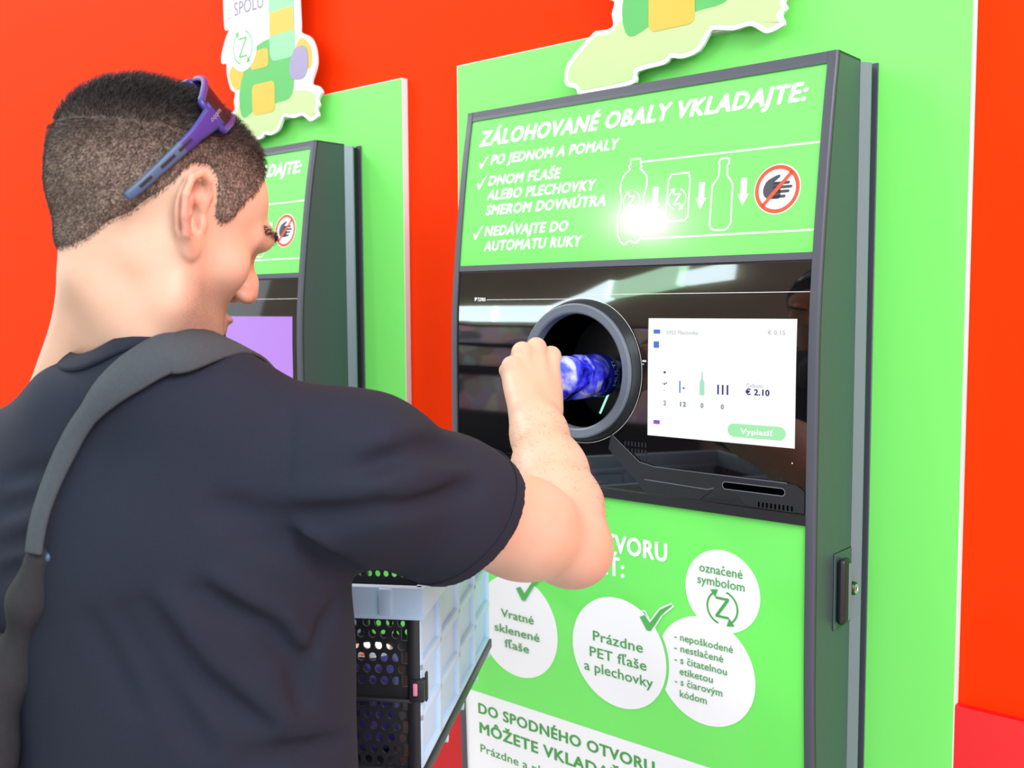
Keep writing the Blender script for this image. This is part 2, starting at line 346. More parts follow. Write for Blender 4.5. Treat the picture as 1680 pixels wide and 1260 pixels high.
# ------------------------------------------------------------------ the machine (built at its own origin, x 0..0.66)
def build_machine(loc, label):
    root = empty('bottle_return_machine', loc, label, 'recycling machine', 'bottle return machines along the red wall')
    zt = 1.85
    # cabinet: side shell following the bulged front
    zs = [z for z in GRID if z <= 1.84]+[zt]
    def shell(name, x, y_back, th, m):
        V = []; Fc = []
        for z in zs:
            V += [(x, profg(z), z), (x, y_back, z), (x-th, y_back, z), (x-th, profg(z), z)]
        for i in range(len(zs)-1):
            a, b = 4*i, 4*i+4
            for j in range(4): Fc.append((a+j, a+(j+1) % 4, b+(j+1) % 4, b+j))
        Fc += [(3, 2, 1, 0), tuple(4*(len(zs)-1)+j for j in range(4))]
        bm = bmesh.new(); vs = [bm.verts.new(v) for v in V]
        for f in Fc: bm.faces.new([vs[i] for i in f])
        return link_bm(name, bm, m, root)
    shell('side_panel', W, -0.034, 0.004, MT['side'])
    shell('side_panel', 0.004, -0.034, 0.004, MT['side'])
    # body core behind the front and the top cover
    box('body', (0.006, -0.060, 0.0), (W-0.006, -0.002, zt-0.002), MT['bplast'], root)
    V = [(0, profg(zt), zt), (W, profg(zt), zt), (W, -0.034, zt), (0, -0.034, zt), (0, profg(zt), zt-0.003), (W, profg(zt), zt-0.003), (W, -0.034, zt-0.003), (0, -0.034, zt-0.003)]
    link_mesh('top_cover', V, [(0, 1, 2, 3), (7, 6, 5, 4), (0, 4, 5, 1), (1, 5, 6, 2), (2, 6, 7, 3), (3, 7, 4, 0)], MT['frame'], root)
    # corner strips, gasket and flange behind the side panel
    for s in (0, 1):
        fx = (lambda x: x) if s == 0 else (lambda x: W-x)
        P = [(W, -0.0345), (W+0.0088, -0.020), (W+0.0088, -0.017), (W-0.004, -0.017), (W-0.004, -0.034)]
        n = len(P); V = [(fx(x), y, 0) for x, y in P]+[(fx(x), y, zt-0.003) for x, y in P]
        bm = bmesh.new(); vs = [bm.verts.new(v) for v in V]
        for i in range(n): bm.faces.new([vs[i], vs[(i+1) % n], vs[n+(i+1) % n], vs[n+i]])
        bm.faces.new(vs[:n]); bm.faces.new(vs[n:])
        link_bm('corner_strip', bm, MT['strip'], root)
        a, b = sorted((fx(W-0.012), fx(0.6603))); box('gasket', (a, -0.016, 0), (b, 0.001, zt-0.004), MT['rubber'], root)
        a, b = sorted((fx(W-0.005), fx(0.6706))); box('rear_flange', (a, 0.0, 0), (b, 0.0028, zt), MT['frame'], root, bevel=0.0006, seg=1)
    # front frame: posts and bars
    fr = bpy.data.objects.new('front_frame', None)
    bm = bmesh.new()
    for s in (0, 1):
        fx = (lambda x: x) if s == 0 else (lambda x: W-x)
        secp = [(0.0, 0.004), (0.0, 0.0012), (0.0006, -0.0006), (0.0022, -0.0024), (0.0036, -0.0030), (FR, -0.0030), (FR, 0.004)]
        rows = []
        for z in zs: rows.append([bm.verts.new((fx(x), profg(z)+y, z)) for x, y in secp])
        for i in range(len(rows)-1):
            for j in range(len(secp)-1): bm.faces.new([rows[i][j], rows[i][j+1], rows[i+1][j+1], rows[i+1][j]])
        bm.faces.new(rows[-1]); bm.faces.new(rows[0])
    frame = link_bm('front_frame', bm, MT['frame'], root, smooth=True, autosmooth=50)
    def bar(name, z0, z1, proud, m, x0=FR, x1=W-FR, parent=root):
        zz = [z0]+[z for z in GRID if z0+1e-4 < z < z1-1e-4]+[z1]; V = []; Fc = []
        for z in zz: V += [(x0, profg(z)-proud, z), (x1, profg(z)-proud, z), (x1, profg(z)+0.01, z), (x0, profg(z)+0.01, z)]
        for i in range(len(zz)-1):
            a, b = 4*i, 4*i+4
            for j in range(4): Fc.append((a+j, a+(j+1) % 4, b+(j+1) % 4, b+j))
        k = 4*(len(zz)-1); Fc += [(3, 2, 1, 0), (k, k+1, k+2, k+3)]
        bm = bmesh.new(); vs = [bm.verts.new(v) for v in V]
        for f in Fc: bm.faces.new([vs[i] for i in f])
        return link_bm(name, bm, m, parent)
    bar('top_bar', 1.8345, 1.85, 0.0024, MT['frame'], FR+0.0004, W-FR-0.0004)
    bar('middle_bar', 1.5795, 1.5890, 0.0022, MT['frame'])
    bar('shadow_gap', 1.5765, 1.5798, 0.0004, MT['rubber'])
    up_ = bar('upper_panel', 1.589, 1.8345, 0.0, MT['panel'], FR, W-FR)
    gl = None
    lp = bar('lower_panel', 0.838+0.016, 1.2305, 0.0, MT['panel'])
    wp = bar('white_panel', 0.05, 0.8535, 0.0, MT['white'])
    lip = bar('display_lip', 1.2305, 1.2445, 0.0045, MT['bplast'])
    # black glass with a round hole for the intake
    RC = (0.2765, 1.4215); RO = 0.0895
    zz = [1.2445]+[z for z in GRID if 1.2446 < z < 1.5764]+[1.5765]
    bm = bmesh.new()
    N = 96; inner = [(RC[0]+RO*math.cos(2*math.pi*i/N), RC[1]+RO*math.sin(2*math.pi*i/N)) for i in range(N)]
    def outer_pt(a):
        c, s = math.cos(a), math.sin(a); x0, x1, z0, z1 = FR, W-FR, 1.2445, 1.5765; t = 1e9
        if c > 1e-9: t = min(t, (x1-RC[0])/c)
        if c < -1e-9: t = min(t, (x0-RC[0])/c)
        if s > 1e-9: t = min(t, (z1-RC[1])/s)
        if s < -1e-9: t = min(t, (z0-RC[1])/s)
        return (RC[0]+t*c, RC[1]+t*s)
    angs = sorted([2*math.pi*i/N for i in range(N)]+[math.atan2(z-RC[1], x-RC[0]) % (2*math.pi) for x in (FR, W-FR) for z in (1.2445, 1.5765)])
    V2 = []
    for a in angs: V2 += [(RC[0]+RO*math.cos(a), RC[1]+RO*math.sin(a)), outer_pt(a)]
    k = len(angs); F2 = [(2*i, 2*i+1, 2*((i+1) % k)+1, 2*((i+1) % k)) for i in range(k)]
    glass = conform('display_glass', V2, F2, MT['glass'], root, 0.0)
    glass['label'] = 'black glossy display glass'
    glass.data.polygons.foreach_set('use_smooth', [True]*len(glass.data.polygons))
    up_.data.polygons.foreach_set('use_smooth', [True]*len(up_.data.polygons)); up_.data.set_sharp_from_angle(angle=math.radians(40))
    # hairlines printed on the glass
    hl = merge2(annulus(*RC, 0.1112, 0.1119, 120), rect(0.079, 1.5310, 0.262, 1.5317), rect(0.295, 1.5372, W-FR, 1.5379))
    conform('hairline', *hl, MT['hair_line'], glass, 0.0003)
    conform('logo_lettering', *merge2(text2('TOMRA', 0.0585, 0.0765, 1.5290, 0.0062, bold=0.03, shear=0.2),
            ([(0.0515, 1.5352), (0.0575, 1.5352), (0.0560, 1.5322), (0.0520, 1.5290), (0.0525, 1.5322)], [(0, 1, 2, 3, 4)])), MT['white'], glass, 0.0003)
    # intake ring
    y0 = -0.149; mtx = Matrix.Translation((RC[0], 0, RC[1])) @ Matrix.Rotation(math.radians(90), 4, 'X')
    # lathe axis z -> world -y
    def lat(name, prof_, m, parent, sm=True):
        Vv, Ff = lathe_geo(prof_+[prof_[0]], 96, mtx, closed_ends=False)
        bm = bmesh.new(); vs = [bm.verts.new(v) for v in Vv]
        for f in Ff: bm.faces.new([vs[i] for i in f])
        bmesh.ops.remove_doubles(bm, verts=bm.verts[:], dist=1e-6)
        return link_bm(name, bm, m, parent, smooth=sm, autosmooth=30)
    ring = lat('intake_ring', [(0.1085, 0.1475), (0.1050, 0.1560), (0.1035, 0.1640), (0.1030, 0.1685), (0.1010, 0.1700), (0.0905, 0.1690), (0.0880, 0.1670), (0.0876, 0.1475)], MT['ring'], root)
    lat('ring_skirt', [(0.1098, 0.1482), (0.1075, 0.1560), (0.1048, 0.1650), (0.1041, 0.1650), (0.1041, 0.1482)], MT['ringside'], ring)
    lat('tunnel', [(0.0876, 0.1500), (0.0860, 0.1400), (0.0840, 0.060), (0.0830, 0.058), (0.0001, 0.058), (0.0001, 0.0575), (0.0895, 0.0575), (0.0895, 0.1500)], MT['hole'], ring)
    Vv, Ff = tube_geo([(0.2665, -0.0600, 1.3835), (0.2475, -0.0600, 1.3460)], 0.0018, 8)
    link_mesh('light_bar', Vv, Ff, MT['led'], ring, smooth=True)
    # small indicator arrow between ring and screen
    conform('indicator_mark', *merge2(rect(0.3885, 1.4385, 0.3955, 1.4408), rect(0.3880, 1.4345, 0.3915, 1.4356)), MT['white'], glass, 0.0003)
    # screen
    x0, x1, z0, z1 = 0.3985, 0.6288, 1.3313, 1.5022
    scr = conform('screen', *rect(x0, z0, x1, z1), MT['screen'], root, 0.0005)
    scr['label'] = 'lit white touch screen'
    def S(u, v): return (x0+u*(x1-x0), z1-v*(z1-z0))     # u right, v down, 0..1
    def srect(u0, v0, u1, v1): a = S(u0, v1); b = S(u1, v0); return rect(a[0], a[1], b[0], b[1])
    def stext(body, u0, u1, v, cap, bold=0.0):
        a = S(u0, v); b = S(u1, v); return text2(body, a[0], b[0], a[1], cap*(z1-z0), bold)
    conform('blue_button', *srect(0.04, 0.095, 0.088, 0.13), MT['sblue'], scr, 0.0009)
    conform('blue_button', *srect(0.042, 0.195, 0.082, 0.25), MT['sblue'], scr, 0.0009)
    conform('flag_button', *merge2(srect(0.045, 0.865, 0.092, 0.882)), MT['sblue'], scr, 0.0009)
    conform('flag_button', *merge2(srect(0.045, 0.882, 0.092, 0.899)), MT['sred'], scr, 0.0009)
    for g in (stext('5922 Plechovka', 0.135, 0.36, 0.135, 0.034, .03), stext('€ 0.15', 0.82, 0.93, 0.125, 0.036, .03), stext('Celkom:', 0.69, 0.80, 0.545, 0.032, .03)): conform('pale_lettering', *g, MT['spale'], scr, 0.0009)
    for g in (stext('2', 0.118, 0.138, 0.735, 0.042, .05), stext('12', 0.238, 0.282, 0.735, 0.042, .05), stext('0', 0.383, 0.404, 0.735, 0.042, .05), stext('0', 0.522, 0.543, 0.735, 0.042, .05)): conform('count_lettering', *g, MT['sgrey'], scr, 0.0009)
    conform('total_lettering', *stext('€ 2.10', 0.685, 0.840, 0.605, 0.050, 0.045), MT['snavy'], scr, 0.0009)
    conform('bottle_icon', *merge2(srect(0.118, 0.445, 0.134, 0.463), srect(0.105, 0.545, 0.115, 0.55), srect(0.120, 0.545, 0.130, 0.56), srect(0.133, 0.54, 0.143, 0.55), srect(0.12, 0.605, 0.128, 0.61)), MT['snavy'], scr, 0.0009)
    conform('can_icon', *merge2(srect(0.232, 0.52, 0.241, 0.62), srect(0.25, 0.575, 0.258, 0.58), srect(0.258, 0.572, 0.268, 0.588), srect(0.27, 0.575, 0.277, 0.582)), MT['sblue'], scr, 0.0009)
    bt = [(0.389, 0.435), (0.397, 0.435), (0.398, 0.49), (0.409, 0.525), (0.410, 0.62), (0.405, 0.63), (0.38, 0.63), (0.375, 0.62), (0.376, 0.525), (0.387, 0.49)]
    conform('glass_bottle_icon', *poly([S(*p) for p in bt]), MT['sglass'], scr, 0.0009)
    conform('crate_icon', *merge2(*[merge2(srect(u, 0.535, u+0.012, 0.615)) for u in (0.497, 0.528, 0.56)]), MT['snavy'], scr, 0.0009)
    bu = [S(0.57+0.012+0.36*t, 0) for t in (0, 1)]
    rr = []
    for i in range(24):
        a = 2*math.pi*i/24; cxx = 0.945-0.045 if math.cos(a) > 0 else 0.57+0.045
        rr.append(S(cxx+0.045*math.cos(a), 0.895-0.055*math.sin(a)))
    but = conform('payout_button', *poly(rr), MT['sgreen'], scr, 0.0009)
    conform('payout_lettering', *stext('Vyplatiť', 0.655, 0.865, 0.918, 0.042, 0.02), MT['white'], but, 0.0012)
    # moulded tray under the screen
    wave = [(0.335, 1.3275), (0.36, 1.309), (0.385, 1.291), (0.41, 1.2865), (0.50, 1.2855), (0.60, 1.2855), (0.632, 1.283), (0.6445, 1.275), (0.6445, 1.2465), (0.560, 1.2465), (0.548, 1.259), (0.527, 1.2655), (0.505, 1.260), (0.487, 1.2465), (0.395, 1.2465), (0.38, 1.262), (0.33, 1.305)]
    tr = conform('receipt_tray', *poly(wave), MT['tray'], root, 0.0010, 0.0018)
    st = []
    for i in range(24):
        a = 2*math.pi*i/24; cxx = 0.6120 if math.cos(a) > 0 else 0.5290
        st.append((cxx+0.0052*math.cos(a), 1.2715+0.0052*math.sin(a)))
    conform('slot', *poly(st), MT['hole'], tr, 0.0031)
    conform('slot_rim', *stroke(st, 0.0012, True), MT['ring'], tr, 0.0033)
    conform('ledge_highlight', *merge2(stroke([(0.395, 1.2655), (0.50, 1.2625), (0.51, 1.2655)], 0.0012), stroke([(0.338, 1.3265), (0.362, 1.3085), (0.386, 1.2905), (0.411, 1.286), (0.50, 1.285), (0.62, 1.2845)], 0.001)), MT['ring'], tr, 0.0031)  # grey strokes on the tray; the upper one paints its edge highlight
    gr = [rect(0.358+0.006*i, 1.3125-0.0105*r-0.0015*i*0, 0.3605+0.006*i, 1.3195-0.0105*r) for i in range(7) for r in range(3)]
    conform('vent_grille', *merge2(*gr), MT['tray'], root, 0.0006)
    conform('vent_grille', *merge2(*[rect(0.578+0.006*i, 1.2475, 0.5805+0.006*i, 1.2545) for i in range(9)]), MT['hole'], tr, 0.0031)
    conform('status_light', *disc(0.6255, 1.3115, 0.0009, 12), MT['white'], glass, 0.0004)
    # upper panel print
    hd = text2('ZÁLOHOVANÉ OBALY VKLADAJTE:', 0.0345, 0.6225, 1.7888, 0.0262, bold=0.050, shear=0.22)
    conform('heading_lettering', *hd, MT['white'], up_, 0.0003)
    ins = [text2(b, x0_, x1_, z_, 0.0170, bold=0.046, shear=0.2) for b, x0_, x1_, z_ in (
        ('PO JEDNOM A POMALY', 0.0655, 0.3260, 1.7553), ('DNOM FĽAŠE', 0.0645, 0.2185, 1.7208), ('ALEBO PLECHOVKY', 0.0640, 0.2890, 1.6965),
        ('SMEROM DOVNÚTRA', 0.0640, 0.3092, 1.6715), ('NEDÁVAJTE DO', 0.0650, 0.2408, 1.6367), ('AUTOMATU RUKY', 0.0655, 0.2700, 1.6119))]
    ins += [check2(0.0385, 1.7508, 0.0625, 1.7745), check2(0.0385, 1.7165, 0.0615, 1.7400), check2(0.0390, 1.6320, 0.0620, 1.6560)]
    for g in ins[:6]: conform('instruction_lettering', *g, MT['white'], up_, 0.0003)
    for g in ins[6:]: conform('check_mark', *g, MT['white'], up_, 0.0003)
    def up2(pts): return pts
    bottle = PICT['bottle']; can = PICT['can']; wine = PICT['wine']; ar = PICT['arrows']
    lines = [stroke(bottle, 0.0026, True), stroke(can, 0.0026, True), stroke(wine, 0.0026, True), stroke(PICT['line1'], 0.0026), stroke(PICT['line2'], 0.0026),
             arrow_ring(*PICT['z1'], 0.0145, 0.0019, 0.0165), arrow_ring(*PICT['z2'], 0.0145, 0.0019, 0.0165)]
    for g in lines: conform('pictogram_outline', *g, MT['white2'], up_, 0.0003)
    for a in ar: conform('pictogram_arrow', *poly(a), MT['white'], up_, 0.0003)
    sx, sz, sr = PICT['sign']
    sg = conform('prohibition_sign', *disc(sx, sz, sr), MT['white'], up_, 0.0003)
    hand = merge2(poly(smooth_pts([(-0.62, 0.18), (-0.45, 0.42), (0.02, 0.62), (0.10, 0.52), (-0.18, 0.28), (0.10, 0.26), (0.16, -0.36), (-0.10, -0.42), (-0.50, -0.36), (-0.66, -0.1)], True, 3)),
                  *[([(-0.2, h+0.06), (-0.2, h-0.07), (e-0.05, h-0.07), (e, h-0.02), (e, h+0.02), (e-0.05, h+0.06)], [(0, 1, 2, 3, 4, 5)]) for h, e in ((0.26, 0.58), (0.08, 0.70), (-0.11, 0.58), (-0.32, 0.42))])
    conform('hand_print', [(sx+x*sr*0.92, sz+z*sr*0.92) for x, z in hand[0]], hand[1], MT['ink'], sg, 0.0006)
    c45 = sr*0.66
    conform('red_ring_print', *merge2(annulus(sx, sz, sr*0.80, sr*0.955), stroke([(sx-c45*0.92, sz-c45), (sx+c45*0.92, sz+c45)], sr*0.15)), MT['red'], sg, 0.0009)
    # lower panel print
    wl = [text2('DO HORNÉHO OTVORU', 0.0455, 0.4328, 1.1464, 0.0285, bold=0.040), text2('MÔŽETE VKLADAŤ:', 0.0455, 0.3570, 1.1100, 0.0285, bold=0.040)]
    for g in wl: conform('heading_lettering', *g, MT['white'], lp, 0.0003)
    c1 = (0.1395, 0.9905, 0.0868); c2 = (0.3438, 0.9905, 0.0868)
    c3 = (0.5224, 1.1195, 0.0590); c4 = (0.4945, 0.9970, 0.0800)
    conform('white_circle', *disc(*c1, 96), MT['white'], lp, 0.0003)
    o2 = conform('white_circle', *disc(*c2, 96), MT['white'], lp, 0.0008)
    conform('white_circle', *disc(*c3, 96), MT['white'], lp, 0.0004)
    # big circle clipped by a green gap round the middle one
    cl = []
    for i in range(120):
        a = 2*math.pi*i/120; p = Vector((c4[0]+c4[2]*math.cos(a), c4[1]+c4[2]*math.sin(a)))
        d = p-Vector((c2[0], c2[1]))
        if d.length < c2[2]+0.0045: p = Vector((c2[0], c2[1]))+d.normalized()*(c2[2]+0.0045)
        cl.append(tuple(p))
    conform('white_circle', *poly(cl), MT['white'], lp, 0.0005)
    tx = [text2('Vratné', 0.1065, 0.1775, 1.0014, 0.0142, 0.008), text2('sklenené', 0.0910, 0.1889, 0.9742, 0.0142, 0.008), text2('fľaše', 0.1120, 0.1655, 0.9497, 0.0142, 0.008),
          text2('Prázdne', 0.2975, 0.3900, 1.0012, 0.0160, 0.010), text2('PET fľaše', 0.2905, 0.3958, 0.9745, 0.0160, 0.010), text2('a plechovky', 0.2790, 0.4068, 0.9500, 0.0160, 0.010),
          text2('označené', 0.4866, 0.5548, 1.1430, 0.0130, 0.006), text2('symbolom', 0.4836, 0.5580, 1.1255, 0.0130, 0.006),
          text2('- nepoškodené', 0.4450, 0.5405, 1.0345, 0.0108, 0.006), text2('- nestlačené', 0.4450, 0.5252, 1.0175, 0.0108, 0.006), text2('- s čitatelnou', 0.4450, 0.5308, 1.0000, 0.0108, 0.006),
          text2('etiketou', 0.4535, 0.5082, 0.9832, 0.0108, 0.006), text2('- s čiarovým', 0.4450, 0.5232, 0.9668, 0.0108, 0.006), text2('kódom', 0.4532, 0.4976, 0.9490, 0.0108, 0.006),
          arrow_ring(0.5235, 1.0965, 0.0238, 0.0027, 0.0295)]
    for g in tx: conform('green_lettering', *g, MT['gtext'], lp, 0.0012)
    conform('white_check_mark', *stroke([(0.385, 1.064), (0.402, 1.042), (0.4075, 1.040), (0.424, 1.066), (0.443, 1.083), (0.4395, 1.0865), (0.420, 1.075), (0.4035, 1.053), (0.394, 1.067)], 0.0022, True), MT['white'], lp, 0.0009)
    for g in (check2(0.385, 1.038, 0.441, 1.086), check2(0.1415, 1.038, 0.1975, 1.086)): conform('green_check_mark', *g, MT['leaf'], lp, 0.0014)
    bx = [text2('DO SPODNÉHO OTVORU', 0.0440, 0.4060, 0.8155, 0.0190, bold=0.034), text2('MÔŽETE VKLADAŤ:', 0.0455, 0.3520, 0.7800, 0.0200, bold=0.034), text2('Prázdne a pl', 0.0465, 0.1800, 0.7458, 0.0145, 0.008)]
    for g in bx: conform('green_lettering', *g, MT['gtext'], wp, 0.0003)
    # door handle and lock on the right side
    pl = []
    hy0, hy1, hz0, hz1 = -0.0890, -0.0550, 1.0830, 1.1800
    bm = bmesh.new(); bm_box(bm, (W+0.0002, -0.0930, 1.0780), (W+0.0022, -0.0360, 1.1830), 0.001, 1)
    esc = link_bm('handle_plate', bm, MT['side'], root)
    bm = bmesh.new(); bm_box(bm, (W+0.0022, -0.0900, 1.0850), (W+0.0150, -0.0640, 1.1760), 0.006, 3)
    for v in bm.verts: v.co.y += 0.012*(1-((v.co.z-1.13)/0.05)**2)*0.25
    hd_ = link_bm('door_handle', bm, MT['bplast'], root, smooth=True, autosmooth=35)
    box('handle_trim', (W+0.0146, -0.0775, 1.0910), (W+0.0166, -0.0690, 1.1700), MT['strip'], hd_, bevel=0.0009)
    lk = lathe_geo([(0.0095, 0.0), (0.0095, 0.010), (0.0085, 0.0115), (0.0001, 0.0115)], 28, Matrix.Translation((W+0.0015, -0.0470, 1.1285)) @ Matrix.Rotation(math.radians(90), 4, 'Y'))
    lo = link_mesh('lock', *lk, MT['bplast'], root, smooth=False)
    lk2 = lathe_geo([(0.0068, 0.0), (0.0068, 0.0012), (0.0060, 0.0016), (0.0045, 0.0016), (0.0040, 0.0008), (0.0001, 0.0008)], 28, Matrix.Translation((W+0.0130, -0.0470, 1.1285)) @ Matrix.Rotation(math.radians(90), 4, 'Y'))
    link_mesh('lock_cylinder', *lk2, MT['chrome'], lo)
    box('keyhole', (W+0.0138, -0.0476, 1.1262), (W+0.0143, -0.0464, 1.1308), MT['rubber'], lo)
    ln = [tube_geo([(W+0.0002, -0.0930, 1.1835), (W+0.0002, -0.0345, 1.1835)], 0.0006, 6), tube_geo([(W+0.0002, -0.0345, 1.0775), (W+0.0002, -0.0930, 1.0775)], 0.0006, 6)]
    for g in ln: link_mesh('door_seam', *g, MT['rubber'], root)
    for ch in root.children: pass
    return root
# ------------------------------------------------------------------ boards, machines, cut-out signs
DX = -1.0695
def board(dx, label):
    o = box('backing_board', (-0.1263, 0, 0), (0.7917, 0.0142, 1.967), MT['board'])
    o.location = (dx, 0.0033, 0); tag(o, label, 'wall board', 'green backing boards behind the machines')
    V, Fc = [], []
    bm = bmesh.new()
    bm_box(bm, (0.7917, 0.0002, 0), (0.7931, 0.0140, 1.9682)); bm_box(bm, (-0.1277, 0.0002, 0), (-0.1263, 0.0140, 1.9682)); bm_box(bm, (-0.1263, 0.0002, 1.967), (0.7917, 0.0140, 1.9682))
    e = link_bm('edge_banding', bm, MT['edge'], o); e['label'] = 'white edge banding'
    return o
board(0, 'large pale green board behind the nearer machine, right edge by the red wall')
board(DX, 'pale green board behind the farther machine, mostly behind the man')
m0 = build_machine((0, 0, 0), 'nearer green and charcoal bottle return machine with the bottle going into its round opening')
m1 = copy_tree(m0); m1.location = (DX, 0, 0)
m1['label'] = 'farther green and charcoal bottle return machine partly hidden by the man\'s head'
for ch in m1.children:
    if ch.name.startswith('screen'):
        ch.data = ch.data.copy(); ch.data.materials[0] = MT['screen2']; ch['label'] = 'lavender lit touch screen'
        for g in list(ch.children):
            for q in list(g.children): bpy.data.objects.remove(q)
            bpy.data.objects.remove(g)

OUT = [(.145, 1.895), (.154, 1.887), (.168, 1.882), (.18, 1.870), (.249, 1.871), (.287, 1.875), (.292, 1.891), (.341, 1.895), (.353, 1.903), (.373, 1.899), (.402, 1.905), (.421, 1.929), (.43, 1.932), (.46, 1.926), (.485, 1.928), (.498, 1.922), (.515, 1.912), (.539, 1.918), (.541, 1.925), (.537, 1.934), (.545, 1.942), (.541, 1.952), (.549, 1.962), (.555, 1.968), (.543, 1.981), (.520, 1.99), (.532, 2.013), (.539, 2.032), (.534, 2.063), (.518, 2.086), (.492, 2.098), (.485, 2.104), (.486, 2.117), (.484, 2.168), (.482, 2.30), (.212, 2.30), (.209, 2.221), (.211, 2.159), (.221, 2.152), (.231, 2.151), (.218, 2.139), (.199, 2.107), (.195, 2.085), (.202, 2.079), (.215, 2.078), (.216, 2.054), (.229, 2.019), (.246, 2.008), (.241, 1.99), (.244, 1.972), (.233, 1.967), (.214, 1.968), (.202, 1.965), (.151, 1.926)]
def inset(pts, d):
    out = []; n = len(pts); A = sum(pts[i][0]*pts[(i+1) % n][1]-pts[(i+1) % n][0]*pts[i][1] for i in range(n)); s = 1 if A > 0 else -1
    for i in range(n):
        a, b, c = Vector(pts[i-1]), Vector(pts[i]), Vector(pts[(i+1) % n])
        n1 = Vector((-(b-a).y, (b-a).x)).normalized(); n2 = Vector((-(c-b).y, (c-b).x)).normalized(); m = (n1+n2)
        m = m.normalized() if m.length > 0.2 else n1
        out.append(tuple(b+m*s*d/max(0.6, m.dot(n1))))
    return out
def rrect(x0, z0, x1, z1, r):
    P = []
    for cx, cz, a0 in ((x1-r, z1-r, 0), (x0+r, z1-r, 90), (x0+r, z0+r, 180), (x1-r, z0+r, 270)):
        P += [(cx+r*math.cos(math.radians(a0+k*22.5)), cz+r*math.sin(math.radians(a0+k*22.5))) for k in range(5)]
    return poly(P)
def cutout(loc, label):
    root = empty('shaped_sign', loc, label, 'sign', 'cut-out signs above the machines')
    yb, yf = -0.0140, -0.0200
    flat('sign_board', *poly(smooth_pts(OUT, True, 3)), MT['edge'], root, yf, 0.006)
    box('spacer', (0.28, -0.0139, 1.93), (0.46, 0.0030, 1.96), MT['edge'], root)
    box('spacer', (0.27, -0.0139, 2.05), (0.46, 0.0170, 2.10), MT['edge'], root)
    mp = [p for p in OUT if p[1] < 1.985]
    i0 = OUT.index((.541, 1.952)); low = OUT[:i0+1]; lft = [p for p in OUT if p[0] < 0.25 and p[1] < 1.973 and OUT.index(p) > i0]
    mapo = inset(low+[(.535, 1.975), (.48, 1.99), (.40, 1.985), (.32, 1.99), (.262, 1.985)]+lft, 0.0075)
    flat('map_print', *poly(smooth_pts(mapo, True, 3)), MT['map'], root, yf-0.0004)
    # plain colour fields where the picture figures were printed
    flat('yellow_print', *poly(smooth_pts([(.225, 2.055), (.238, 2.022), (.262, 2.012), (.285, 2.03), (.29, 2.075), (.26, 2.08)], True, 4)), MT['yellow'], root, yf-0.0004)
    flat('yellow_print', *poly(smooth_pts([(.470, 2.06), (.515, 2.02), (.526, 2.05), (.512, 2.078), (.485, 2.088)], True, 4)), MT['yellow'], root, yf-0.0004)
    flat('green_print', *poly(smooth_pts([(.262, 2.0), (.29, 2.06), (.34, 2.10), (.42, 2.10), (.46, 2.04), (.455, 1.975), (.40, 1.965), (.33, 1.962), (.275, 1.948)], True, 4)), MT['leaf'], root, yf-0.0006)
    flat('mint_print', *rrect(.380, 2.055, .468, 2.292, .020), MT['mint'], root, yf-0.0008)
    flat('yellow_print', *rrect(.308, 2.048, .375, 2.088, .010), MT['yellow'], root, yf-0.0010)
    flat('yellow_print', *rrect(.382, 2.110, .466, 2.160, .006), MT['yellow'], root, yf-0.0010)
    flat('yellow_print', *rrect(.312, 1.948, .395, 2.015, .012), MT['yellow'], root, yf-0.0010)
    flat('lilac_print', *poly(smooth_pts([(.455, 2.010), (.495, 2.005), (.512, 2.03), (.505, 2.068), (.470, 2.07), (.45, 2.04)], True, 4)), MT['lilac'], root, yf-0.0010)
    c = flat('logo_print', *disc(.282, 2.103, 0.052, 64), MT['white'], root, yf-0.0012)
    flat('logo_lettering', *arrow_ring(.282, 2.103, 0.036, 0.0035, 0.044), MT['leaf'], c, yf-0.0016)
    pl = flat('white_plate', *rect(.219, 2.160, .372, 2.293), MT['white'], root, yf-0.0008)
    for g in (text2('SPOLU', .252, .362, 2.176, .030, .012), text2('TOC', .243, .330, 2.221, .034, .012)): flat('grey_lettering', *g, MT['greyprint'], pl, yf-0.0014)
    flat('green_lettering', *text2('TO', .240, None, 2.170, .013, 0.0, 0.0, math.pi/2), MT['leaf'], pl, yf-0.0014)
    return root
cutout((0, 0, 0), 'map-shaped printed sign above the nearer machine, cut off by the top of the picture')
cutout((DX+0.020, 0, 0), 'map-shaped printed sign with round arrow emblem beside the man\'s sunglasses')

# ------------------------------------------------------------------ the shop across the passage (seen as reflections in the black glass)
MT['facade'] = mat('brown_facade', (0.34, 0.29, 0.20), 0.7, var=0.2, vscale=2)
MT['litsign'] = mat('lit_fascia', (0.9, 0.95, 1), 0.4, emit=(0.75, 0.95, 1.0), estr=9.0)
MT['litgreen'] = mat('lit_green_fascia', (0.6, 0.9, 0.6), 0.4, emit=(0.6, 1.0, 0.7), estr=5.0)
structure(box('wall_front', (-9, -6.3, 0), (-1.0, -6.15, 3.4), MT['facade']))
def lightbox(x0, z0, x1, z1, h, m, label):
    V = [(x0, -6.14, z0), (x1, -6.14, z1), (x1, -6.14, z1+h), (x0, -6.14, z0+h), (x0, -6.0, z0), (x1, -6.0, z1), (x1, -6.0, z1+h), (x0, -6.0, z0+h)]
    bm = bmesh.new(); vs = [bm.verts.new(v) for v in V]
    for f in [(0, 1, 2, 3), (4, 5, 6, 7), (0, 1, 5, 4), (1, 2, 6, 5), (2, 3, 7, 6), (3, 0, 4, 7)]: bm.faces.new([vs[i] for i in f])
    o = link_bm('light_box', bm, m); tag(o, label, 'lit sign', 'lit fascia boxes across the passage')
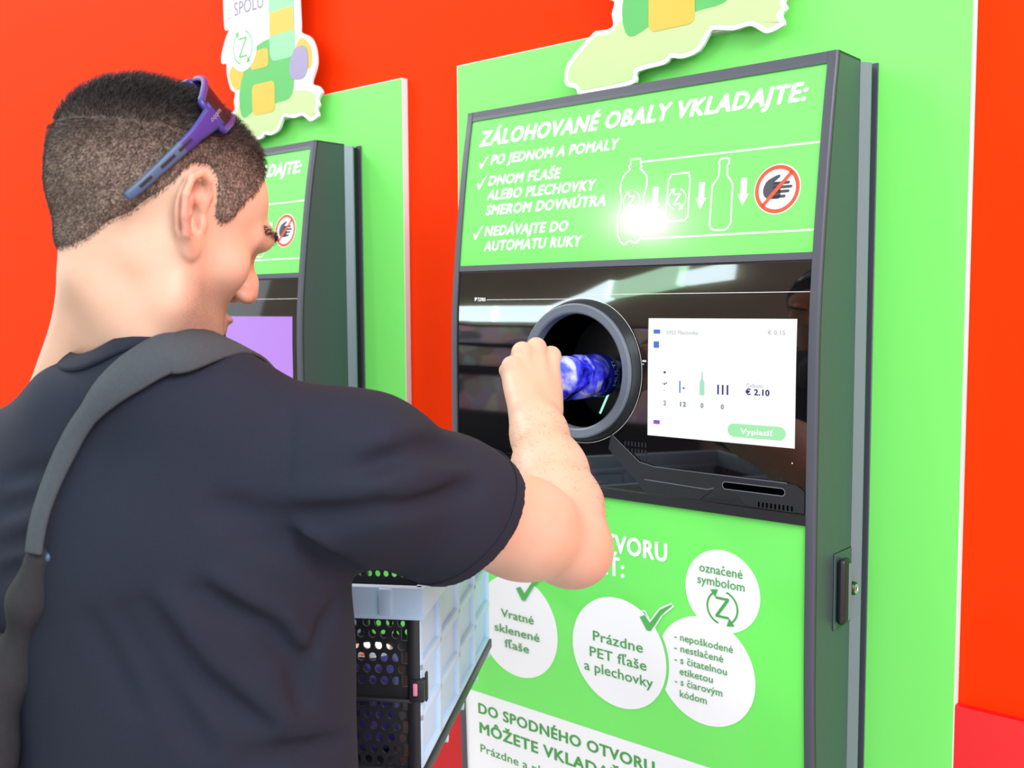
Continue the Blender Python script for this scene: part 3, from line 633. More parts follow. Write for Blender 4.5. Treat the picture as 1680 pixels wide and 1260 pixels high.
for i, (a, b, c, d, h, mm) in enumerate([(-5.80, 1.84, -5.16, 1.84, .42, 'litsign'), (-5.12, 1.84, -4.52, 1.84, .42, 'litsign'), (-4.48, 1.86, -3.92, 2.42, .42, 'litsign'), (-3.88, 2.46, -3.24, 2.70, .34, 'litgreen'), (-3.20, 2.72, -2.80, 2.82, .20, 'litsign')]):
    lightbox(a, b, c, d, h, MT[mm], 'lit white fascia box reflected in the black display glass' if mm == 'litsign' else 'lit pale green fascia box reflected in the black display glass')
def goods_mat():
    m = bpy.data.materials.new('assorted_goods'); m.use_nodes = True; nt = m.node_tree; b = nt.nodes['Principled BSDF']; b.inputs['Roughness'].default_value = 0.6
    tc = nt.nodes.new('ShaderNodeTexCoord'); v = nt.nodes.new('ShaderNodeTexVoronoi'); v.inputs['Scale'].default_value = 5.5
    hs = nt.nodes.new('ShaderNodeHueSaturation'); hs.inputs['Saturation'].default_value = 0.35; hs.inputs['Value'].default_value = 1.5
    nt.links.new(tc.outputs['Object'], v.inputs['Vector']); nt.links.new(v.outputs['Color'], hs.inputs['Color']); nt.links.new(hs.outputs['Color'], b.inputs['Base Color'])
    return m
MT['goods'] = goods_mat()
def rack(x0, x1, label):
    r = empty('shop_rack', ((x0+x1)/2, -5.85, 0), label, 'shelf', 'shop racks across the passage')
    parts = [box('back_panel', (x0, -6.10, 0), (x1, -6.06, 1.76), MT['bplast'])]
    for z in (0.1, 0.55, 1.0, 1.38): parts.append(box('shelf', (x0, -6.06, z), (x1, -5.7, z+0.03), MT['bplast']))
    for k, z in enumerate((0.58, 1.03, 1.41)):
        g = box('goods', (x0+0.03, -6.0, z), (x1-0.03, -5.78, z+0.30), MT['goods']); g['kind'] = 'stuff'; parts.append(g)
    for p in parts: adopt(p, r)
rack(-5.9, -4.4, 'shop rack of goods under the straight lit boxes, a blur in the glass')
rack(-4.3, -3.0, 'shop rack of goods under the rising lit boxes, a blur in the glass')
# folds of the shirt: both ends, width, depth (metres)
CREASE_PTS = [((0.5551, -0.8367, 1.3826), (0.5703, -0.786, 1.3968), 0.012, 0.015), ((0.5703, -0.786, 1.3968), (0.5535, -0.7059, 1.3848), 0.012, 0.015), ((0.5541, -0.8285, 1.4), (0.5636, -0.7718, 1.4073), 0.012, -0.0075), ((0.5061, -0.8776, 1.3404), (0.5639, -0.8244, 1.3474), 0.011, 0.012), ((0.5639, -0.8244, 1.3474), (0.5737, -0.711, 1.3513), 0.011, 0.012), ((0.5118, -0.875, 1.3593), (0.5657, -0.8256, 1.3664), 0.012, -0.0075), ((0.5657, -0.8256, 1.3664), (0.5683, -0.7218, 1.3666), 0.012, -0.0075), ((0.4721, -0.9214, 1.3535), (0.4988, -0.8851, 1.3353), 0.012, 0.015), ((0.4988, -0.8851, 1.3353), (0.5105, -0.8219, 1.2844), 0.012, 0.015), ((0.4852, -0.9069, 1.3265), (0.5087, -0.8609, 1.3083), 0.01, 0.012), ((0.5087, -0.8609, 1.3083), (0.5057, -0.8073, 1.2778), 0.01, 0.012), ((0.4932, -0.8935, 1.3412), (0.5231, -0.8455, 1.3103), 0.01, -0.009), ((0.4658, -0.9373, 1.2819), (0.4901, -0.8878, 1.243), 0.01, 0.018), ((0.4901, -0.8878, 1.243), (0.4947, -0.8628, 1.2073), 0.01, 0.018), ((0.4947, -0.8628, 1.2073), (0.4952, -0.8541, 1.1685), 0.01, 0.018), ((0.4751, -0.9254, 1.2889), (0.4955, -0.8721, 1.2512), 0.011, -0.012), ((0.4955, -0.8721, 1.2512), (0.4968, -0.8407, 1.2046), 0.011, -0.012), ((0.433, -0.9697, 1.2673), (0.4561, -0.9396, 1.2061), 0.012, 0.015), ((0.4561, -0.9396, 1.2061), (0.4838, -0.8922, 1.1552), 0.012, 0.015), ((0.4484, -0.9559, 1.2723), (0.469, -0.9237, 1.2153), 0.012, -0.0105), ((0.469, -0.9237, 1.2153), (0.4913, -0.8716, 1.1561), 0.012, -0.0105), ((0.4158, -0.9824, 1.2616), (0.438, -0.958, 1.1963), 0.012, 0.012), ((0.438, -0.958, 1.1963), (0.4557, -0.9356, 1.1399), 0.012, 0.012), ((0.3917, -0.9973, 1.2551), (0.4168, -0.9749, 1.1799), 0.012, 0.009), ((0.4909, -0.8101, 1.2471), (0.4968, -0.8438, 1.2167), 0.01, 0.0135), ((0.4968, -0.8438, 1.2167), (0.4957, -0.8539, 1.1911), 0.01, 0.0135), ((0.2993, -1.0318, 1.3108), (0.3439, -1.0192, 1.327), 0.007, 0.0105), ((0.2956, -1.0289, 1.3425), (0.3435, -1.0125, 1.3594), 0.007, 0.009), ((0.2985, -1.0237, 1.372), (0.3502, -1.004, 1.3856), 0.007, 0.0075), ((0.2971, -1.0321, 1.2831), (0.3315, -1.0252, 1.301), 0.007, 0.009), ((0.4871, -0.8587, 1.465), (0.4995, -0.8654, 1.418), 0.0035, 0.0033), ((0.4995, -0.8654, 1.418), (0.5075, -0.8782, 1.3566), 0.0035, 0.0033), ((0.4801, -0.8967, 1.128), (0.4889, -0.808, 1.1117), 0.012, 0.015)]
# centre line of the shoulder strap
STRAP = [(0.4279, -0.9218, 1.4804), (0.4212, -0.9353, 1.4797), (0.4125, -0.9535, 1.4697), (0.3946, -0.9717, 1.4507), (0.3815, -0.9797, 1.4348), (0.3685, -0.9874, 1.4167), (0.3598, -0.9965, 1.3936), (0.355, -1.006, 1.3651), (0.3523, -1.0143, 1.3369), (0.3513, -1.018, 1.3135)]
BAGP = [(0.3477, -1.0196, 1.3095), (0.3321, -1.0237, 1.2685), (0.2974, -1.0242, 1.198), (0.2417, -1.0631, 1.1448), (0.3563, -1.0162, 1.3091)]
BOT_A0 = 3.6
# ------------------------------------------------------------------ implicit modelling (smooth unions meshed with surface nets)
def _n(v): v = np.asarray(v, float); return v/np.linalg.norm(v)
class Field:
    def __init__(s): s.ops = []; s.post = None
    def add(s, fn, c, rad, k=0.0, op='u'): s.ops.append((fn, np.asarray(c, np.float32), float(rad), k, op)); return s
    def cap(s, a, b, ra, rb, k=0.02, op='u'):
        a = np.asarray(a, np.float32); b = np.asarray(b, np.float32); ab = b-a; L2 = float(ab@ab)+1e-12
        def fn(X):
            t = np.clip(((X-a)@ab)/L2, 0, 1); d = X-a-t[..., None]*ab
            return np.sqrt((d*d).sum(-1))-(ra+(rb-ra)*t)
        return s.add(fn, (a+b)/2, math.sqrt(L2)/2+max(ra, rb), k, op)
    def chain(s, pts, rs, k=0.01, kin=None, op='u'):
        for i in range(len(pts)-1): s.cap(pts[i], pts[i+1], rs[i], rs[i+1], k if i == 0 else (kin or k), op)
        return s
    def ell(s, c, r, R=None, k=0.02, op='u'):
        c = np.asarray(c, np.float32); r = np.asarray(r, np.float32); R = None if R is None else np.asarray(R, np.float32)
        def fn(X):
            d = X-c
            if R is not None: d = d@R.T
            q = d/r; k0 = np.sqrt((q*q).sum(-1)); q2 = q/r; k1 = np.sqrt((q2*q2).sum(-1))+1e-9
            return k0*(k0-1)/k1
        return s.add(fn, c, float(r.max()), k, op)
    def eval(s, X):
        D = np.full(X.shape[:-1], 1e3, np.float32)
        for fn, c, rad, k, op in s.ops: D = s.comb(D, fn(X), k, op)
        if s.post: D = s.post(D, X)
        return D
    @staticmethod
    def comb(D, d, k, op):
        if op == 'u':
            if k <= 0: return np.minimum(D, d)
            h = np.maximum(k-np.abs(D-d), 0)/k; return np.minimum(D, d)-h*h*k*0.25
        d = -d
        if k <= 0: return np.maximum(D, d)
        h = np.maximum(k-np.abs(D-d), 0)/k; return np.maximum(D, d)+h*h*k*0.25
    def mesh(s, lo, hi, h, B=8, margin=1.6):
        lo = np.asarray(lo, float); hi = np.asarray(hi, float); nb = np.ceil((hi-lo)/(h*B)).astype(int)
        gi = np.stack(np.meshgrid(*[np.arange(n) for n in nb], indexing='ij'), -1).reshape(-1, 3)
        ctr = (lo+(gi+0.5)*h*B).astype(np.float32); hd = h*B*0.5*math.sqrt(3)
        act = np.abs(np.concatenate([s.eval(c) for c in np.array_split(ctr, max(1, len(ctr)//60000))])) < hd*margin+0.004
        gi = gi[act]; ctr = ctr[act]; n = B+1
        loc = np.stack(np.meshgrid(*[np.arange(n)]*3, indexing='ij'), -1).reshape(-1, 3)
        X = (lo+(gi[:, None, :]*B+loc[None])*h).astype(np.float32)
        D = np.full(X.shape[:2], 1e3, np.float32)
        for fn, c, rad, k, op in s.ops:
            sel = np.where(np.linalg.norm(ctr-c, axis=1) < rad+hd+k+0.11)[0]
            for q in np.array_split(sel, max(1, len(sel)//1500)):
                if len(q): D[q] = s.comb(D[q], fn(X[q]), k, op)
        if s.post:
            for q in np.array_split(np.arange(len(X)), max(1, len(X)//1500)): D[q] = s.post(D[q], X[q])
        D = np.where(np.abs(D) < 1e-7, 1e-7, D).reshape(-1, n, n, n)
        # cell vertices
        ins = D < 0; cnt = sum(ins[:, a:a+B, b:b+B, c:c+B].astype(np.int8) for a in (0, 1) for b in (0, 1) for c in (0, 1))
        bi, ci, cj, ck = np.where((cnt > 0) & (cnt < 8))
        cor = {}
        for a in (0, 1):
            for b in (0, 1):
                for c in (0, 1): cor[a, b, c] = D[bi, ci+a, cj+b, ck+c]
        acc = np.zeros((len(bi), 3)); num = np.zeros(len(bi))
        for a in cor:
            for ax in range(3):
                if a[ax] == 0:
                    e = list(a); e[ax] = 1; d0, d1 = cor[a], cor[tuple(e)]; x = (d0 < 0) != (d1 < 0)
                    t = np.where(x, d0/np.where(x, d0-d1, 1), 0); p = np.zeros((len(bi), 3)); p[:] = a; p[:, ax] = t
                    acc += np.where(x[:, None], p, 0); num += x
        cell = gi[bi]*B+np.stack([ci, cj, ck], 1); V = lo+(cell+acc/num[:, None])*h
        dim = nb*B+2; key = (cell[:, 0]*dim[1]+cell[:, 1])*dim[2]+cell[:, 2]; o = np.argsort(key); key = key[o]; V = V[o]
        Q = []
        for ax in range(3):
            sl = [slice(0, B)]*3; s2 = list(sl); s2[ax] = slice(1, B+1)
            A = ins[:, sl[0], sl[1], sl[2]]; Bm = ins[:, s2[0], s2[1], s2[2]]
            b, i, j, k = np.where(A != Bm); fl = A[b, i, j, k]
            g = gi[b]*B+np.stack([i, j, k], 1); u, w = [(1, 2), (2, 0), (0, 1)][ax]; ids = []
            for du, dw in ((0, 0), (-1, 0), (-1, -1), (0, -1)):
                c = g.copy(); c[:, u] += du; c[:, w] += dw
                kk = (c[:, 0]*dim[1]+c[:, 1])*dim[2]+c[:, 2]; p = np.searchsorted(key, kk); p = np.clip(p, 0, len(key)-1)
                ids.append(np.where(key[p] == kk, p, -1))
            q = np.stack(ids, 1); ok = (q >= 0).all(1); q = q[ok]; fl = fl[ok]
            q[~fl] = q[~fl][:, ::-1]; Q.append(q)
        return V, np.concatenate(Q)
def np_mesh(name, V, Q, m, parent=None, smooth=True, attr=None):
    me = bpy.data.meshes.new(name); me.vertices.add(len(V)); me.vertices.foreach_set('co', np.asarray(V, np.float32).ravel())
    Q = np.asarray(Q); k = Q.shape[1]
    me.loops.add(Q.size); me.loops.foreach_set('vertex_index', Q.astype(np.int32).ravel())
    me.polygons.add(len(Q)); me.polygons.foreach_set('loop_start', np.arange(0, Q.size, k, dtype=np.int32))
    if smooth: me.polygons.foreach_set('use_smooth', np.ones(len(Q), bool))
    me.update(calc_edges=True); me.validate(); me.materials.append(m)
    for an, av in (attr or {}).items():
        a = me.attributes.new(an, 'FLOAT', 'POINT'); a.data.foreach_set('value', np.asarray(av, np.float32))
    o = bpy.data.objects.new(name, me); COL.objects.link(o)
    if parent: o.parent = parent
    return o
def relax(V, Q, it=2, lam=0.5):
    V = V.copy(); e = np.concatenate([Q[:, [0, 1]], Q[:, [1, 2]], Q[:, [2, 3]], Q[:, [3, 0]]])
    for _ in range(it):
        S = np.zeros_like(V); n = np.zeros(len(V))
        for a, b in ((0, 1), (1, 0)):
            for ax in range(3): S[:, ax] += np.bincount(e[:, a], V[e[:, b], ax], len(V))
            n += np.bincount(e[:, a], minlength=len(V))
        V += lam*(S/np.maximum(n, 1)[:, None]-V)
    return V
def vnoise(X, s, seed=0):
    """cheap smooth noise made of a few sines"""
    r = np.random.default_rng(seed); o = 0
    for i in range(5):
        d = r.normal(size=3); d /= np.linalg.norm(d); o = o+np.sin((X@d.astype(np.float32))*s*(0.7+0.25*i)+r.uniform(0, 6.28))
    return o/5
# ------------------------------------------------------------------ the man: landmarks
OH = np.array([.344, -.902, 1.601]); ya = math.radians(85); pa = math.radians(22)
hf0 = np.array([math.cos(ya), math.sin(ya), 0]); hr = np.array([math.sin(ya), -math.cos(ya), 0])
hf = hf0*math.cos(pa)-np.array([0, 0, 1])*math.sin(pa); hu = np.cross(hr, hf)
HR = np.stack([hr, hf, hu])                       # rows: right, forward, up of the head
def H(r, f, u): return OH+hr*r+hf*f+hu*u
NB = np.array([.345, -.915, 1.44]); F = np.array([-.5, .8660, 0]); R = np.array([.8660, .5, 0]); UZ = np.array([0, 0, 1.0])
TR = np.stack([R, F, UZ])
def T(r, f, z): return np.array([NB[0], NB[1], 0])+R*r+F*f+UZ*z
SR = np.array([.497, -.785, 1.362]); ER = np.array([.512, -.489, 1.250]); WR = np.array([.361, -.362, 1.366])
SL = T(-.188, .03, 1.340); EL = np.array([.100, -.930, 1.110]); WL = np.array([.012, -.726, .984])

body = Field()
# head
body.ell(H(0, -.008, .030), (.0745, .0930, .0840), HR, 0)
body.ell(H(0, .030, -.010), (.0600, .0660, .0900), HR, .03)
body.ell(H(0, .045, .045), (.0600, .0480, .0500), HR, .03)
body.ell(H(0, .040, -.078), (.0500, .0520, .0350), HR, .03)
body.ell(H(0, .080, -.100), (.0230, .0180, .0170), HR, .02)
for s in (-1, 1):
    body.chain([H(s*.060, .006, -.030), H(s*.056, .018, -.072), H(s*.024, .078, -.104)], [.016, .017, .014], .03)
    body.ell(H(s*.046, .060, -.022), (.020, .018, .016), HR, .03)
    body.ell(H(s*.033, .102, .004), (.017, .018, .011), HR, .012, 's')
    body.chain([H(s*.010, .0955, .018), H(s*.030, .0950, .025), H(s*.048, .0780, .017)], [.008, .0085, .006], .016)
body.chain([H(0, .096, .012), H(0, .111, -.014), H(0, .116, -.026)], [.0070, .0080, .0095], .014)
for s in (-1, 1):
    body.ell(H(s*.0115, .1065, -.031), (.0068, .0095, .0070), HR, .008)
    body.ell(H(s*.0065, .1110, -.0385), (.0040, .0055, .0040), HR, .003, 's')
    body.ell(H(s*.032, .0745, .003), (.0130, .0125, .0105), HR, .006)
body.ell(H(0, .0955, -.060), (.024, .0085, .0060), HR, .006)
body.ell(H(0, .0935, -.0705), (.021, .0085, .0065), HR, .006)
body.ell(H(0, .1050, -.0652), (.022, .0060, .0030), HR, .004, 's')
N_FACE = len(body.ops)
# ears, in a frame tilted back and turned out from the skull
for s in (-1, 1):
    c = H(s*.0752, .001, .001)
    e2 = _n(hu*math.cos(.27)-hf*math.sin(.27)); e1 = _n(hf*math.cos(.27)+hu*math.sin(.27)); ang = .42
    e3 = _n(hr*s*math.cos(ang)+e1*math.sin(ang)); e1 = _n(e1*math.cos(ang)-hr*s*math.sin(ang)); ER_ = np.stack([e1, e2, e3])
    def Q(a, b, d): return c+e1*a+e2*b+e3*d
    body.ell(Q(-.006, .002, .002), (.0185, .0310, .0050), ER_, .010)
    body.chain([Q(.008, .003, .003), Q(.013, .020, .007), Q(.007, .032, .010), Q(-.006, .0360, .0115), Q(-.018, .0295, .0125), Q(-.0245, .014, .0130), Q(-.0235, -.003, .0125), Q(-.0175, -.018, .0105), Q(-.008, -.027, .006)], [.0036, .0038, .0038, .0038, .0038, .0038, .0038, .0038, .0042], .002)
    body.ell(Q(-.003, -.0295, .004), (.0085, .0095, .0048), ER_, .006)
    body.chain([Q(-.004, .022, .006), Q(-.0125, .012, .0075), Q(-.0135, -.002, .0075), Q(-.009, -.015, .006)], [.0030, .0034, .0034, .0032], .004)
    body.ell(Q(-.0005, -.003, .0075), (.0090, .0130, .0125), ER_, .002, 's')
    body.ell(Q(-.002, .021, .0085), (.0075, .0065, .0065), ER_, .002, 's')
    body.chain([Q(-.008, .029, .010), Q(-.0178, .014, .0105), Q(-.0182, -.003, .0105)], [.0022, .0026, .0022], .002, op='s')
    body.ell(Q(.0095, -.006, .005), (.0042, .0065, .0042), ER_, .003)
# neck and trunk
N_EAR = len(body.ops)
body.cap(H(0, -.010, -.040), NB+F*.026, .0450, .0480, .03)
body.cap(H(0, -.034, -.045), T(0, .002, 1.42), .026, .034, .03)
for s in (-1, 1):
    body.cap(H(s*.044, -.012, -.045), T(s*.022, .065, 1.405), .016, .014, .022)
    body.cap(H(s*.014, -.036, -.075), T(s*.105, -.002, 1.392), .012, .030, .03)
N_NECK = len(body.ops)
body.cap(T(-.110, .0, 1.372), T(.105, .01, 1.385), .042, .050, .05)
body.cap(SL, T(-.05, .02, 1.385), .050, .05, .05); body.cap(SR, T(.05, .02, 1.385), .052, .05, .05)
body.ell(T(0, .040, 1.25), (.158, .098, .190), TR, .05)
body.ell(T(0, .010, 1.32), (.145, .075, .110), TR, .05)
body.ell(T(0, .050, 1.05), (.140, .100, .190), TR, .06)
body.ell(T(0, .035, .930), (.150, .105, .110), TR, .06)
# right arm
def along(a, b, t): return a+(b-a)*t
body.chain([SR, along(SR, ER, .35), along(SR, ER, .75), ER], [.058, .056, .051, .043], .04, .03)
fa = _n(WR-ER)
body.chain([ER, along(ER, WR, .25), along(ER, WR, .55), along(ER, WR, .9), WR], [.042, .0505, .0450, .0345, .0325], .025, .02)
body.ell(ER+np.array([.012, .004, -.016]), (.030, .032, .028), None, .03)
# right hand closed round the bottle
KN = [np.array(p) for p in ([.3125, -.2700, 1.4480], [.3065, -.2955, 1.4610], [.3020, -.3215, 1.4560], [.3055, -.3480, 1.4375])]
BA = np.array([.2960, -.3100, 1.4140]); BD = _n(np.array([.276, -.075, 1.412])-BA)
palm0 = along(WR, KN[1], .18)
for i, kq in enumerate(KN):
    base = WR+np.array([-.006, .012, .012])+BD*(.020-.013*i)
    body.cap(base, kq, .0205-.001*i, .0135-.0006*i, .009)
    body.ell(kq+np.array([.002, -.001, .003]), (.0115, .0115, .0115), None, .010)
    rr = [.0118, .0108, .0098, .0088] if i < 3 else [.0105, .0095, .0086, .0078]
    sc = [.92, .96, .86, .66][i]; ax = BA+BD*float((kq-BA)@BD)
    pp = [kq, ax+np.array([-.025*sc, 0, .026*sc])+BD*(.003+.005*i), ax+np.array([-.028*sc, 0, -.004])+BD*(.004+.008*i), ax+np.array([-.008, 0, -.0235])+BD*(.004+.008*i)]
    body.chain(pp, rr, .006, .004)
body.cap(WR+np.array([-.014, .018, .020]), along(KN[0], KN[2], .5)+np.array([-.014, 0, -.028]), .024, .020, .02)
body.cap(WR+np.array([-.008, -.014, .022]), KN[3]+np.array([.004, .004, -.022]), .021, .017, .016)
body.chain([WR+np.array([-.008, .026, .012]), np.array([.3220, -.2830, 1.4060]), np.array([.2960, -.2560, 1.3890]), np.array([.2740, -.2510, 1.4010])], [.0200, .0165, .0122, .0100], .014, .006)
# left arm under the crate
body.chain([SL, along(SL, EL, .4), EL], [.054, .052, .042], .04, .03)
body.chain([EL, along(EL, WL, .3), along(EL, WL, .9), WL], [.042, .044, .032, .031], .025, .02)
cx_ = _n(np.array([-.538, .843, 0])); sx_ = np.array([.843, .538, 0])
hl = WL+cx_*.045+np.array([0, 0, -.013])
body.cap(WL, hl+cx_*.03, .026, .020, .02)
for i in range(4):
    a = hl+cx_*(.060-.022*i)+sx_*.004; body.chain([hl+cx_*(.03-.012*i), a+sx_*.020+UZ*-.004, a+sx_*.050+UZ*-.002, a+sx_*.075+UZ*-.001], [.014, .0105, .0095, .0082], .008, .004)
body.chain([hl-cx_*.01, hl+cx_*.02+UZ*.030-sx_*.022, hl+cx_*.045+UZ*.058-sx_*.020], [.016, .0125, .0095], .010, .005)
# legs
HIP = {s: T(s*.085, .035, .900) for s in (-1, 1)}; KNE = {s: T(s*.105, .055, .490) for s in (-1, 1)}; ANK = {s: T(s*.115, .010, .085) for s in (-1, 1)}
for s in (-1, 1):
    body.chain([HIP[s], KNE[s], along(KNE[s], ANK[s], .35), ANK[s]], [.085, .056, .054, .037], .05, .03)
    body.cap(ANK[s]+UZ*-.035-F*.02, ANK[s]+F*.13+UZ*-.055, .030, .022, .03)
V, Q = body.mesh((-.12, -1.16, 0.0), (.66, -.20, 1.76), .0023)
V = relax(V, Q, 2, .45)

# skin colouring that belongs to the man: stubble, lips, ear flush, knuckles
L = (V-OH)@HR.T; r_, f_, u_ = L.T
head = (u_ > -.16) & (np.abs(r_) < .12) & (np.linalg.norm(L, axis=1) < .18)
def sm(x, a, b): t = np.clip((x-a)/(b-a), 0, 1); return t*t*(3-2*t)
stub = sm(u_, -.028, -.058)*sm(f_, .004, .036)*head
stub = np.maximum(stub, sm(f_, .050, .075)*sm(u_, -.038, -.05)*head)
lips = np.exp(-((u_+.0655)/.009)**2)*sm(f_, .088, .095)*(np.abs(r_) < .026)*head
flush = np.maximum(np.exp(-((f_+.004)/.02)**2-((u_-.002)/.03)**2)*sm(np.abs(r_), .074, .084)*head, sm(f_, .098, .112)*np.exp(-((u_+.028)/.015)**2)*head*.7)
for kq in KN: flush = np.maximum(flush, .55*np.exp(-((V-kq)**2).sum(1)/.010**2))
flush = np.maximum(flush, .5*np.exp(-((V-(ER+np.array([.03, .02, -.03])))**2).sum(1)/.05**2))
def skin_mat():
    m = bpy.data.materials.new('skin'); m.use_nodes = True; nt = m.node_tree; b = nt.nodes['Principled BSDF']; N = nt.nodes.new; Lk = nt.links.new
    b.inputs['Roughness'].default_value = 0.46; b.inputs['Specular IOR Level'].default_value = 0.4
    b.inputs['Subsurface Weight'].default_value = 0.25; b.inputs['Subsurface Radius'].default_value = (1, .35, .2); b.inputs['Subsurface Scale'].default_value = 0.005
    tc = N('ShaderNodeTexCoord'); n1 = N('ShaderNodeTexNoise'); n1.inputs['Scale'].default_value = 28; n1.inputs['Detail'].default_value = 6; Lk(tc.outputs['Object'], n1.inputs['Vector'])
    def mixc(fac_socket, a_socket, col, k=1.0):
        mx = N('ShaderNodeMix'); mx.data_type = 'RGBA'; mu = N('ShaderNodeMath'); mu.operation = 'MULTIPLY'; mu.inputs[1].default_value = k
        Lk(fac_socket, mu.inputs[0]); Lk(mu.outputs[0], mx.inputs[0]); Lk(a_socket, mx.inputs[6]); mx.inputs[7].default_value = (*col, 1); return mx.outputs[2]
    base = N('ShaderNodeMix'); base.data_type = 'RGBA'; base.inputs[6].default_value = (.60, .36, .245, 1); base.inputs[7].default_value = (.69, .45, .325, 1); Lk(n1.outputs['Fac'], base.inputs[0])
    n2 = N('ShaderNodeTexNoise'); n2.inputs['Scale'].default_value = 900; n2.inputs['Detail'].default_value = 2; Lk(tc.outputs['Object'], n2.inputs['Vector'])
    at = N('ShaderNodeAttribute'); at.attribute_name = 'stubble'; al = N('ShaderNodeAttribute'); al.attribute_name = 'lips'; af = N('ShaderNodeAttribute'); af.attribute_name = 'flush'
    mm = N('ShaderNodeMath'); mm.operation = 'MULTIPLY'; Lk(at.outputs['Fac'], mm.inputs[0]); Lk(n2.outputs['Fac'], mm.inputs[1])
    c = mixc(af.outputs['Fac'], base.outputs[2], (.54, .19, .14), .62)
    c = mixc(al.outputs['Fac'], c, (.50, .20, .17), .8); c = mixc(mm.outputs[0], c, (.16, .11, .09), 1.0)
    Lk(c, b.inputs['Base Color'])
    bp = N('ShaderNodeBump'); bp.inputs['Strength'].default_value = .10; bp.inputs['Distance'].default_value = .001
    n3 = N('ShaderNodeTexNoise'); n3.inputs['Scale'].default_value = 420; n3.inputs['Detail'].default_value = 4; Lk(tc.outputs['Object'], n3.inputs['Vector']); Lk(n3.outputs['Fac'], bp.inputs['Height']); Lk(bp.outputs['Normal'], b.inputs['Normal'])
    return m
MT['skin'] = skin_mat()
person = np_mesh('person', V, Q, MT['skin'], None, True, dict(stubble=stub, lips=lips, flush=flush))
tag(person, 'man in a black t-shirt pushing a blue bottle into the machine, sunglasses on his head', 'person')
BODY_V, BODY_Q = V, Q

# ------------------------------------------------------------------ shirt
MT['shirt'] = mat('black_navy_jersey', (.0145, .0188, .0325), .85, spec=.25, var=.12, vscale=500, bump=.25, bscale=1400)
shirt = Field()
shirt.ell(T(0, .035, 1.24), (.178, .118, .200), TR, 0)
shirt.ell(T(0, -.003, 1.315), (.160, .086, .120), TR, .05)
shirt.ell(T(.004, .045, 1.05), (.176, .124, .260), TR, .07)
shirt.ell(T(0, .040, .930), (.178, .128, .140), TR, .06)
shirt.cap(T(-.06, -.004, 1.408), SL+UZ*.004, .054, .062, .05)
shirt.cap(T(.055, .0, 1.410), SR+UZ*.006, .060, .068, .05)
shirt.cap(T(-.045, -.010, 1.424), T(.020, -.010, 1.455), .052, .052, .04)
shirt.cap(T(.02, -.006, 1.448), T(.075, -.002, 1.430), .052, .050, .04)
shirt.cap(T(.0, .03, 1.40), T(.09, .06, 1.36), .060, .060, .05)
shirt.cap(T(-.075, .052, 1.372), T(.075, .056, 1.372), .056, .056, .05)
ua = _n(ER-SR); HEM = along(SR, ER, .47)
shirt.chain([SR, along(SR, ER, .35)+UZ*-.006, along(SR, ER, .66)+UZ*-.012], [.066, .070, .073], .05, .03)
ul = _n(EL-SL); HEML = along(SL, EL, .66)
shirt.chain([SL, HEML+ul*.03], [.062, .066], .05)
CREASES = []
def shirt_post(D, X):
    d = D
    w = np.zeros_like(D)
    for a, b, sg, am in CREASES:
        ab = b-a; t = np.clip(((X-a)@ab)/float(ab@ab), 0, 1); q = X-a-t[..., None]*ab; r2 = (q*q).sum(-1)
        w = w+am*np.exp(-r2/(sg*sg))*(0.35+0.65*np.sin(np.pi*np.clip(t*0.9+0.05, 0, 1)))
    d = d+w+.0020*vnoise(X, 30, 3)+.0007*vnoise(X, 70, 5)
    d = np.maximum(d, .845-X[..., 2]+.010*np.sin(9*X[..., 0]))
    inner = d+.0065
    for Hm, u, rc, lc in ((HEM, _n(ua+np.array([0, 0, -.38])), .115, 9), (HEML, ul, .082, .10)):
        rel = X-Hm.astype(np.float32); ax = rel@u.astype(np.float32); pr = np.sqrt(np.maximum((rel*rel).sum(-1)-ax*ax, 0))
        d = np.maximum(d, -np.maximum(np.maximum(-ax, pr-rc), ax-lc))
        d = np.maximum(d, -np.maximum(np.maximum(np.maximum(inner, -.055-ax), pr-rc), ax-lc))
    a = T(-.004, .018, 1.395).astype(np.float32); b = (H(0, -.02, -.03)).astype(np.float32); ab = b-a; t = np.clip(((X-a)@ab)/float(ab@ab), 0, 1); q = X-a-t[..., None]*ab
    d = np.maximum(d, -(np.sqrt((q*q).sum(-1))-.0570))
    return d
shirt.post = shirt_post
def snap(P, fld=shirt, it=10):
    P = np.asarray(P, np.float32).reshape(-1, 3).copy(); keep = fld.post; fld.post = None; e = .002
    for _ in range(it):
        d = fld.eval(P); g = np.stack([fld.eval(P+np.eye(3, dtype=np.float32)[k]*e)-fld.eval(P-np.eye(3, dtype=np.float32)[k]*e) for k in range(3)], -1)/(2*e)
        g /= np.linalg.norm(g, axis=-1, keepdims=True)+1e-6; P -= np.clip(d, -.03, .03)[:, None]*g
    fld.post = keep; return P, g
for _a, _b, _s, _m in CREASE_PTS: _a, _b = snap([_a, _b])[0]; CREASES.append((np.array(_a, np.float32), np.array(_b, np.float32), _s, _m))
SV, SQ = shirt.mesh((-.02, -1.20, .82), (.66, -.52, 1.50), .0036)
SV = relax(SV, SQ, 4, .5)
shirt_o = np_mesh('t_shirt', SV, SQ, MT['shirt'], person); shirt_o['label'] = 'black short-sleeved t-shirt'
SHIRT_BVH = BVHTree.FromPolygons([tuple(v) for v in SV], [tuple(int(i) for i in q) for q in SQ])
